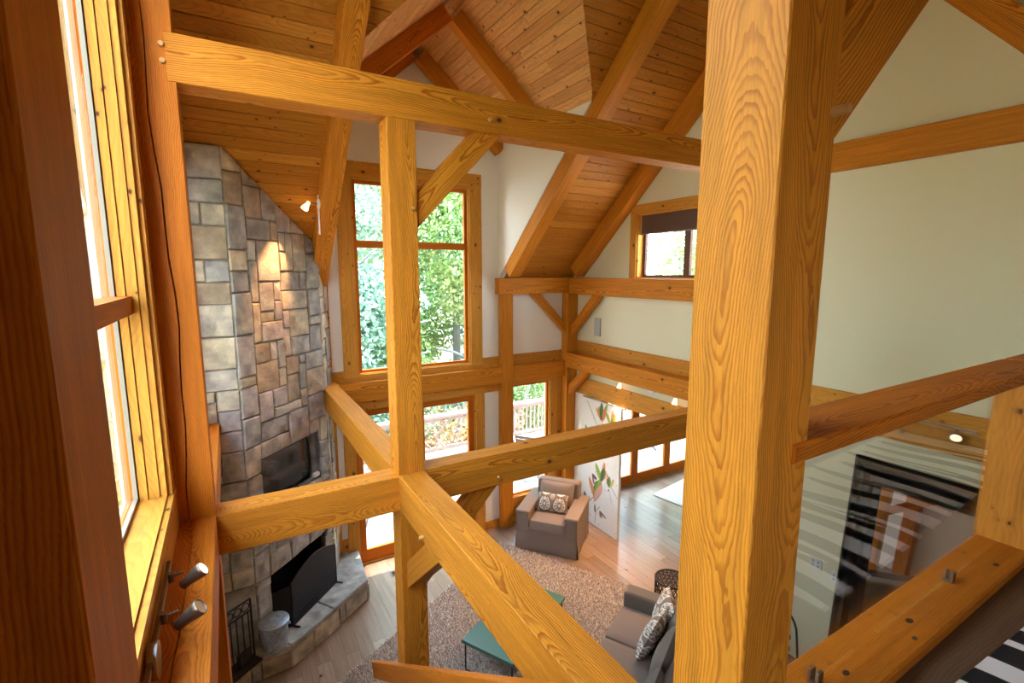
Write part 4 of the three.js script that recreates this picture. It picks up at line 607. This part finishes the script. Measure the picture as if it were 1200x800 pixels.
// ---------------------------------------------------------------- loft railing with glass
{
  const t = thing('loft_railing', 'loft guard rail of fir hand rail, pine sill board and clear glass', 'railing', [1.215, LF, -0.71]);
  const L = 1.945, hr = add('hand_rail', timberGeo(L + 0.07, 0.05, 0.185, 0.008), FIRR[0], t); hr.position.set(-0.065, -0.435 - LF, 0.0); const hr2 = add('hand_rail', timberGeo(1.9, 0.05, 0.185, 0.008), FIRR[0], t); hr2.position.set(L + 0.06, -0.435 - LF, 0);
  const sb = add('sill_board', timberGeo(L, 0.05, 0.2, 0.008), timberM(woodB, 0xe6d4b8), t); sb.position.set(0, 0.035, 0.01);
  for (const [x, z, r] of [[0.45, 0.03, 0.011], [0.92, 0.025, 0.013], [0.83, 0.075, 0.009], [1.68, 0.06, 0.012]]) { const k = add('knot', new THREE.CylinderGeometry(r, r * 1.05, 0.002, 10).scale(1.3, 1, 0.8), std({ color: 0x4a2a18, roughness: 0.7 }), t); k.position.set(x, 0.0607, z); }
  const p = add('rail_post', timberGeo(0.875, 0.2, 0.2, 0.01), M.pine4, t); orient(p, new THREE.Vector3(L + 0.1, 0.02, -0.0), new THREE.Vector3(L + 0.1, 1, -0.0), new THREE.Vector3(1, 0, 0));
  at(add('glass_panel', new THREE.BoxGeometry(L - 0.01, 0.8, 0.01), M.glass, t), L / 2, 0.475, 0);
  for (const x of [0.32, 1.35]) { const c = add('glass_clip', mergeGeometries([rbox(0.03, 0.05, 0.012, 0.003, 1).translate(0, 0, 0.012), rbox(0.03, 0.05, 0.012, 0.003, 1).translate(0, 0, -0.012), new THREE.BoxGeometry(0.03, 0.012, 0.02).translate(0, -0.02, 0)].map((g) => g.index ? g.toNonIndexed() : g)), std({ color: 0x8c7b66, metalness: 0.9, roughness: 0.4 }), t); c.position.set(x, 0.085, 0); }
}
{ // stair hand rail
  const a = [0.9, -3.44, -3.9], b = [0.9, -1.25, -0.87]; const t = timber('stair_rail', a, b, 0.13, 0.05, FIRR[1], 'sloping fir stair rail passing under the mid room beams', 'hand rail');
}
{ // zebra rug
  const zt = canvasTex(1024, 512, (c, w, h) => { c.fillStyle = '#e9e6e2'; c.fillRect(0, 0, w, h); c.fillStyle = '#17161a'; for (let i = 0; i < 15; i++) { const x = i * 70 + 30 + 9 * Math.sin(i * 2.3), wd = 36 + 7 * Math.sin(i * 1.7), sh = 22 * Math.sin(i * 0.9), e = h / 2 - 24 + 14 * Math.sin(i * 2.9); for (const m of [0, 1]) { const y0 = m ? h : 0, d = m ? -1 : 1; c.beginPath(); c.moveTo(x - wd / 2, y0); c.bezierCurveTo(x - wd / 2 + 26, y0 + d * e * 0.35, x - wd / 2 - 22 + sh, y0 + d * e * 0.6, x + sh - wd * 0.22, y0 + d * e); c.lineTo(x + sh + wd * 0.22, y0 + d * e); c.bezierCurveTo(x + wd / 2 - 14 + sh, y0 + d * e * 0.6, x + wd / 2 + 30, y0 + d * e * 0.35, x + wd / 2, y0); c.fill(); if (i % 3 === 1) { c.fillStyle = '#e9e6e2'; c.beginPath(); c.ellipse(x + 8, y0 + d * e * 0.45, 5, 60, 0.12 * d, 0, 7); c.fill(); c.fillStyle = '#17161a'; } } } c.fillRect(0, h / 2 - 10, w, 20); });
  const m = add('zebra_rug', rbox(3.0, 0.012, 1.6, 0.005, 1), M.plastic); const p = m.geometry.attributes.position, u = m.geometry.attributes.uv; for (let i = 0; i < p.count; i++) u.setXY(i, (p.getX(i) + 1.5) / 3, (p.getZ(i) + 0.8) / 1.6); m.material = std({ map: zt, roughness: 0.95 }); m.position.copy(V(3.45, LF + 0.007, 0.37)); m.rotation.y = -0.05; tag(m, 'black and white zebra striped rug on the loft floor', 'rug');
}
{ // leaning mirror
  const t = thing('framed_mirror', 'large mirror in a wide ornate silver frame leaning on the cream wall', 'mirror', [XRW - 0.3, FL, -1.62]); t.rotation.z = -0.1;
  const W = 1.3, Hh = 2.62, f = 0.24, prof = [[0, 0.0], [0.0, 0.05], [0.03, 0.07], [0.06, 0.055], [0.1, 0.075], [0.15, 0.05], [0.19, 0.06], [0.24, 0.03], [0.24, 0]];
  const side = (len, rot, x, y) => { const s = new THREE.Shape(prof.map((p) => new THREE.Vector2(...p))), g = new THREE.ExtrudeGeometry(s, { depth: len, bevelEnabled: false }); const p = g.attributes.position; for (let i = 0; i < p.count; i++) { const k = p.getX(i); p.setZ(i, p.getZ(i) < 0.001 ? k : len - k); } g.computeVertexNormals(); return g; };
  const put = (len, M4) => { const g = side(len); g.applyMatrix4(M4); const m = add('frame_side', g, M.silver, t); m.material.side = THREE.DoubleSide; };
  put(W, new THREE.Matrix4().set(0, -1, 0, 0, 1, 0, 0, 0, 0, 0, 1, -W / 2, 0, 0, 0, 1)); put(W, new THREE.Matrix4().set(0, -1, 0, 0, -1, 0, 0, Hh, 0, 0, 1, -W / 2, 0, 0, 0, 1)); put(Hh, new THREE.Matrix4().set(0, -1, 0, 0, 0, 0, 1, 0, 1, 0, 0, -W / 2, 0, 0, 0, 1)); put(Hh, new THREE.Matrix4().set(0, -1, 0, 0, 0, 0, 1, 0, -1, 0, 0, W / 2, 0, 0, 0, 1));
  at(add('mirror_glass', new THREE.BoxGeometry(0.006, Hh - 2 * f + 0.02, W - 2 * f + 0.02), M.mirror, t), -0.02, Hh / 2, 0); const beads = []; for (let i = 0; i < 90; i++) { const y = 0.03 + i * (Hh - 0.06) / 89; for (const s of [-1, 1]) beads.push(new THREE.SphereGeometry(0.009, 6, 4).translate(-0.05, y, s * (W / 2 - 0.012))); } add('bead_row', mergeGeometries(beads), M.silver, t);
}
{ // wire stand
  const t = thing('wire_stand', 'black bent wire stand on the floor under the outlet', 'stand', [5.1, FL, -2.86]); const gs = [];
  for (const x of [-0.12, 0.12]) gs.push(tubeGeo([[x, 0.01, -0.2], [x, 0.5, -0.24], [x, 0.85, -0.1], [x, 0.5, 0.2], [x, 0.01, 0.26]], 0.012, 24, 6)); add('bent_frame', mergeGeometries(gs), M.rubber, t); add('cross_rod', mergeGeometries([0.12, 0.3, 0.5].map((y) => rod([-0.12, y, -0.22], [0.12, y, -0.22], 0.009, 6))), M.rubber, t); add('ring', mergeGeometries([0.2, 0.34].map((y) => { const g = new THREE.TorusGeometry(0.17, 0.009, 6, 24); g.rotateX(1.5); g.translate(0, y, 0.02); return g; })), M.rubber, t);
}

// ---------------------------------------------------------------- outside: deck, railing, chairs, ground, trees
{
  const d = sgroup('deck', 'weathered grey plank deck outside the doors'); let n = 0;
  for (let z = -7.28; z > -10.9; z -= 0.148) add('deck_board', bx(-1.5, 11, FL - 0.05, FL - 0.015, z - 0.141, z), M.deck, d);
  add('joist', mergeGeometries([-1, 2, 5, 8, 10.8].map((x) => bx(x, x + 0.1, FL - 0.35, FL - 0.05, -10.9, -7.2))), M.deck, d);
  const r = thing('deck_railing', 'grey wooden railing with square balusters along the deck edge', 'railing', [0, 0, -10.75]); r.position.y = 0;
  const lo = (g) => { g.translate(0, 0, 10.75); return g; };
  add('top_rail', lo(bx(-1.5, 11, -3.48, -3.42, -10.85, -10.66)), M.rail, r); add('sub_rail', lo(bx(-1.5, 11, -3.58, -3.5, -10.78, -10.74)), M.rail, r); add('bottom_rail', lo(bx(-1.5, 11, -4.3, -4.22, -10.78, -10.74)), M.rail, r);
  for (let x = -1.4; x < 11; x += 0.125) { if (x > 2.6 && x < 5.4) continue; add('baluster', lo(bx(x, x + 0.042, -4.22, -3.58, -10.78, -10.74)), M.rail, r); } for (const x of [-1.5, 0.6, 2.5, 5.45, 7.6, 9.8]) add('rail_post', lo(bx(x, x + 0.1, FL - 0.03, -3.48, -10.81, -10.71)), M.rail, r);
  for (let i = 0; i < 16; i++) { const x = 2.65 + i * 0.17; add('twig_baluster', lo(tubeGeo([[x, -4.22 + H, -10.76], [x + rnd(-0.25, 0.25), -3.95 + H, -10.76 + rnd(-0.02, 0.02)], [x + rnd(-0.3, 0.3), -3.58 + H, -10.76]], rnd(0.012, 0.022), 8, 5)), M.rail, r); }
}
function deckChair(x, z, turn, label) {
  const t = thing('folding_chair', label, 'chair', [x, FL - 0.015, z], turn), B = std({ color: 0x4a3a32, roughness: 0.6 });
  for (const s of [-0.24, 0.24]) { add('leg', rod([s, 0.01, 0.25], [s, 0.48, -0.2], 0.014, 6), B, t); add('leg', rod([s, 0.01, -0.25], [s, 0.48, 0.22], 0.014, 6), B, t); add('back_rail', rod([s, 0.4, -0.16], [s, 0.95, -0.36], 0.014, 6), B, t); }
  for (let i = 0; i < 6; i++) add('seat_slat', new THREE.BoxGeometry(0.5, 0.014, 0.06).translate(0, 0.46, -0.2 + i * 0.08), B, t); for (let i = 0; i < 5; i++) { const m = add('back_slat', new THREE.BoxGeometry(0.5, 0.07, 0.012), B, t); m.position.set(0, 0.56 + i * 0.085, -0.215 - i * 0.031); m.rotation.x = -0.35; }
}
deckChair(1.75, -8.5, 2.6, 'dark folding chair on the deck outside the paired doors'); deckChair(5.6, -8.7, 2.2, 'dark folding chair on the deck behind the armchair window'); deckChair(9.0, -8.6, -2.4, 'dark folding chair on the deck outside the dining room doors');
{
  const g = new THREE.PlaneGeometry(90, 70, 60, 50); g.rotateX(-Math.PI / 2); const p = g.attributes.position; for (let i = 0; i < p.count; i++) { const x = p.getX(i), z = p.getZ(i); p.setY(i, -0.25 * clamp((-z - 4) / 10, 0, 1) * 6 + 0.5 * fbm(x / 40 + 3, z / 40 + 3, 12, 5, 3)); } g.computeVertexNormals(); const m = struct(add('ground', g, M.ground), 'leafy slope falling away below the deck'); m.position.set(8, -1.6, -14);
}
const leafGeo = (n, r, s) => { const pos = [], nor = []; for (let i = 0; i < n; i++) { const c = new THREE.Vector3(rnd(-r, r), rnd(-r, r), rnd(-r, r)), q = new THREE.Quaternion().setFromEuler(new THREE.Euler(rnd(-1, 1), rnd(0, 6.3), rnd(-1, 1))), k = s * rnd(0.6, 1.2), P = [[-k, 0, 0], [0, 0, -k * 0.55], [k, 0, 0], [0, 0, k * 0.55]].map((v) => new THREE.Vector3(...v).applyQuaternion(q).add(c)); for (const j of [0, 2, 1, 0, 3, 2]) pos.push(...P[j].toArray()); } const g = new THREE.BufferGeometry(); g.setAttribute('position', new THREE.Float32BufferAttribute(pos, 3)); g.computeVertexNormals(); return g; };
const LEAF = [leafGeo(16, 0.42, 0.1), leafGeo(16, 0.42, 0.09), leafGeo(18, 0.36, 0.07)];
const leafM = new THREE.MeshPhysicalMaterial({ color: 0xffffff, roughness: 0.7, transmission: 0.25, thickness: 0, side: THREE.DoubleSide });
function tree(x, z, h, rc, n, pal, label, kind = 0, trunkR = 0.2) {
  const y0 = -6.9, t = thing(kind ? 'shrub' : 'tree', label, kind ? 'shrub' : 'tree', [x, y0, z], rnd(0, 6)), m4 = new THREE.Matrix4(), q = new THREE.Quaternion(), e = new THREE.Euler();
  if (!kind) { add('trunk', new THREE.CylinderGeometry(trunkR * 0.45, trunkR, h * 0.95, 10, 6).translate(0, h * 0.475, 0), M.bark, t); const bs = []; for (let i = 0; i < 9; i++) { const a = rnd(0, 6.28), y = h * rnd(0.15, 0.85), l = rc * rnd(0.6, 1); bs.push(tubeGeo([[0, y, 0], [Math.cos(a) * l * 0.5, y + l * 0.25, Math.sin(a) * l * 0.5], [Math.cos(a) * l, y + l * 0.35, Math.sin(a) * l]], trunkR * 0.16, 6, 5)); } add('branches', mergeGeometries(bs), M.bark, t); }
  else { const bs = []; for (let i = 0; i < 10; i++) { const a = rnd(0, 6.28); bs.push(tubeGeo([[0, 0, 0], [Math.cos(a) * rc * 0.5, h * 0.5, Math.sin(a) * rc * 0.5], [Math.cos(a) * rc * 0.9, h * 0.95, Math.sin(a) * rc * 0.9]], 0.02, 6, 5)); } add('stems', mergeGeometries(bs), M.bark, t); }
  const im = new THREE.InstancedMesh(LEAF[kind ? 2 : Math.floor(rnd(0, 2))], leafM, n), C = pal.map((c) => new THREE.Color(c)), lobes = Array.from({ length: kind ? 5 : 14 }, () => { const a = rnd(0, 6.28), f = rnd(0.15, 1), rr = rc * (kind ? 0.4 : 0.75) * Math.sqrt(rnd()); return [Math.cos(a) * rr, h * f * (kind ? 0.7 : 0.95), Math.sin(a) * rr, rc * rnd(0.3, 0.6), Math.floor(rnd(0, C.length))]; });
  for (let i = 0; i < n; i++) { const L = lobes[Math.floor(rnd(0, lobes.length))], u = rnd(-1, 1), a = rnd(0, 6.28), r = L[3] * Math.cbrt(rnd(0.2, 1)), k = Math.sqrt(1 - u * u); e.set(rnd(0, 6), rnd(0, 6), rnd(0, 6)); q.setFromEuler(e); const sc = rnd(0.7, 1.25); m4.compose(new THREE.Vector3(L[0] + r * k * Math.cos(a), Math.max(0.1, L[1] + r * u), L[2] + r * k * Math.sin(a)), q, new THREE.Vector3(sc, sc, sc)); im.setMatrixAt(i, m4); im.setColorAt(i, rnd() < 0.7 ? C[L[4]] : C[Math.floor(rnd(0, C.length))]); }
  im.name = 'foliage'; im.userData.kind = 'stuff'; im.castShadow = im.receiveShadow = true; t.add(im);
}
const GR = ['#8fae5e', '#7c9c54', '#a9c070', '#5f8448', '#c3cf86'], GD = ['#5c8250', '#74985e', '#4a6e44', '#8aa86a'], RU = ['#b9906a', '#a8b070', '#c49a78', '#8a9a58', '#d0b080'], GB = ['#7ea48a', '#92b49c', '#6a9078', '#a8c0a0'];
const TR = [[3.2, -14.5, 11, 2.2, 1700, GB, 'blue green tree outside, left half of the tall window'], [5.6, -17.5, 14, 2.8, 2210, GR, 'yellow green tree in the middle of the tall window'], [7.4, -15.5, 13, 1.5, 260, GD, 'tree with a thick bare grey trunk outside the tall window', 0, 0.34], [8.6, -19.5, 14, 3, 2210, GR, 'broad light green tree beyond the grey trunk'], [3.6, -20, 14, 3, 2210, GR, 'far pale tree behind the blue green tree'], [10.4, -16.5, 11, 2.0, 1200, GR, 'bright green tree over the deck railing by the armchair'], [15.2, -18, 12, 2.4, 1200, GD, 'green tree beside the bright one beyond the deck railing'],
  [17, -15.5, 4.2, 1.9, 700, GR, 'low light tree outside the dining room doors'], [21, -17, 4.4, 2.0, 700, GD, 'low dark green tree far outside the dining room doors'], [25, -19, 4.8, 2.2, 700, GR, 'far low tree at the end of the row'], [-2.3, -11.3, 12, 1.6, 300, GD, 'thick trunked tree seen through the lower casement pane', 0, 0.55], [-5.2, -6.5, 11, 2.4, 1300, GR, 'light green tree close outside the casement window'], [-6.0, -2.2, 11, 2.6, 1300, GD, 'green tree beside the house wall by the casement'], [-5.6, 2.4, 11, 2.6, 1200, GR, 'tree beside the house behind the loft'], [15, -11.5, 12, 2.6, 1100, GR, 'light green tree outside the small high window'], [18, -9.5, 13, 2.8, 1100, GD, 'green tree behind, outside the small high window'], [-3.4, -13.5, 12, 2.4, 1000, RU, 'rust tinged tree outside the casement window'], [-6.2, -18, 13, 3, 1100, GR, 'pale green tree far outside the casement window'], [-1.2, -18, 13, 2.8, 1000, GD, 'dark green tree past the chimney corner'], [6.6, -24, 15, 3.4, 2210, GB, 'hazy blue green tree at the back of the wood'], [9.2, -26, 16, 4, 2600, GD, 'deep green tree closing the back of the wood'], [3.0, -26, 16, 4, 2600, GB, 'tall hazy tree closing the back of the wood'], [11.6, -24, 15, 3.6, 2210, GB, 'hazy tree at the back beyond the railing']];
for (const [x, z, h, rc, n, pal, label, k, tr] of TR) tree(x, z, h, rc, n, pal, label, 0, tr);
[[4.6, -12.6, 3.9, 1.5, 620, RU, 'rust and olive shrub under the tall window view'], [6.8, -13.0, 4.2, 1.6, 620, RU, 'rust tinged shrub below the bare grey trunk'], [2.6, -12.4, 3.6, 1.4, 520, GR, 'light green shrub at the deck edge outside the left door'], [9.4, -13.2, 4.0, 1.7, 620, GR, 'yellow green shrub behind the deck railing'], [12, -13, 3.8, 1.6, 520, GD, 'green shrub beyond the end of the deck']].forEach(([x, z, h, rc, n, pal, label]) => tree(x, z, h, rc, n, pal, label, 1));

// alike things share a group
const GROUPS = { timber_post: 'posts of the timber frame', timber_beam: 'beams of the timber frame', knee_brace: 'knee braces of the timber frame', rafter: 'rafters under the board ceiling', tree: 'trees round the house', shrub: 'shrubs at the deck edge', folding_chair: 'folding chairs on the deck', throw_pillow: 'damask pillows', track_light: 'spotlight rails', wall_outlet: 'outlets on the cream wall' };
for (const o of scene.children) { const k = o.name.replace(/_\d{3}$/, ''); if (GROUPS[k] && o.userData.category) o.userData.group = GROUPS[k]; }
renderer.render(scene, camera);
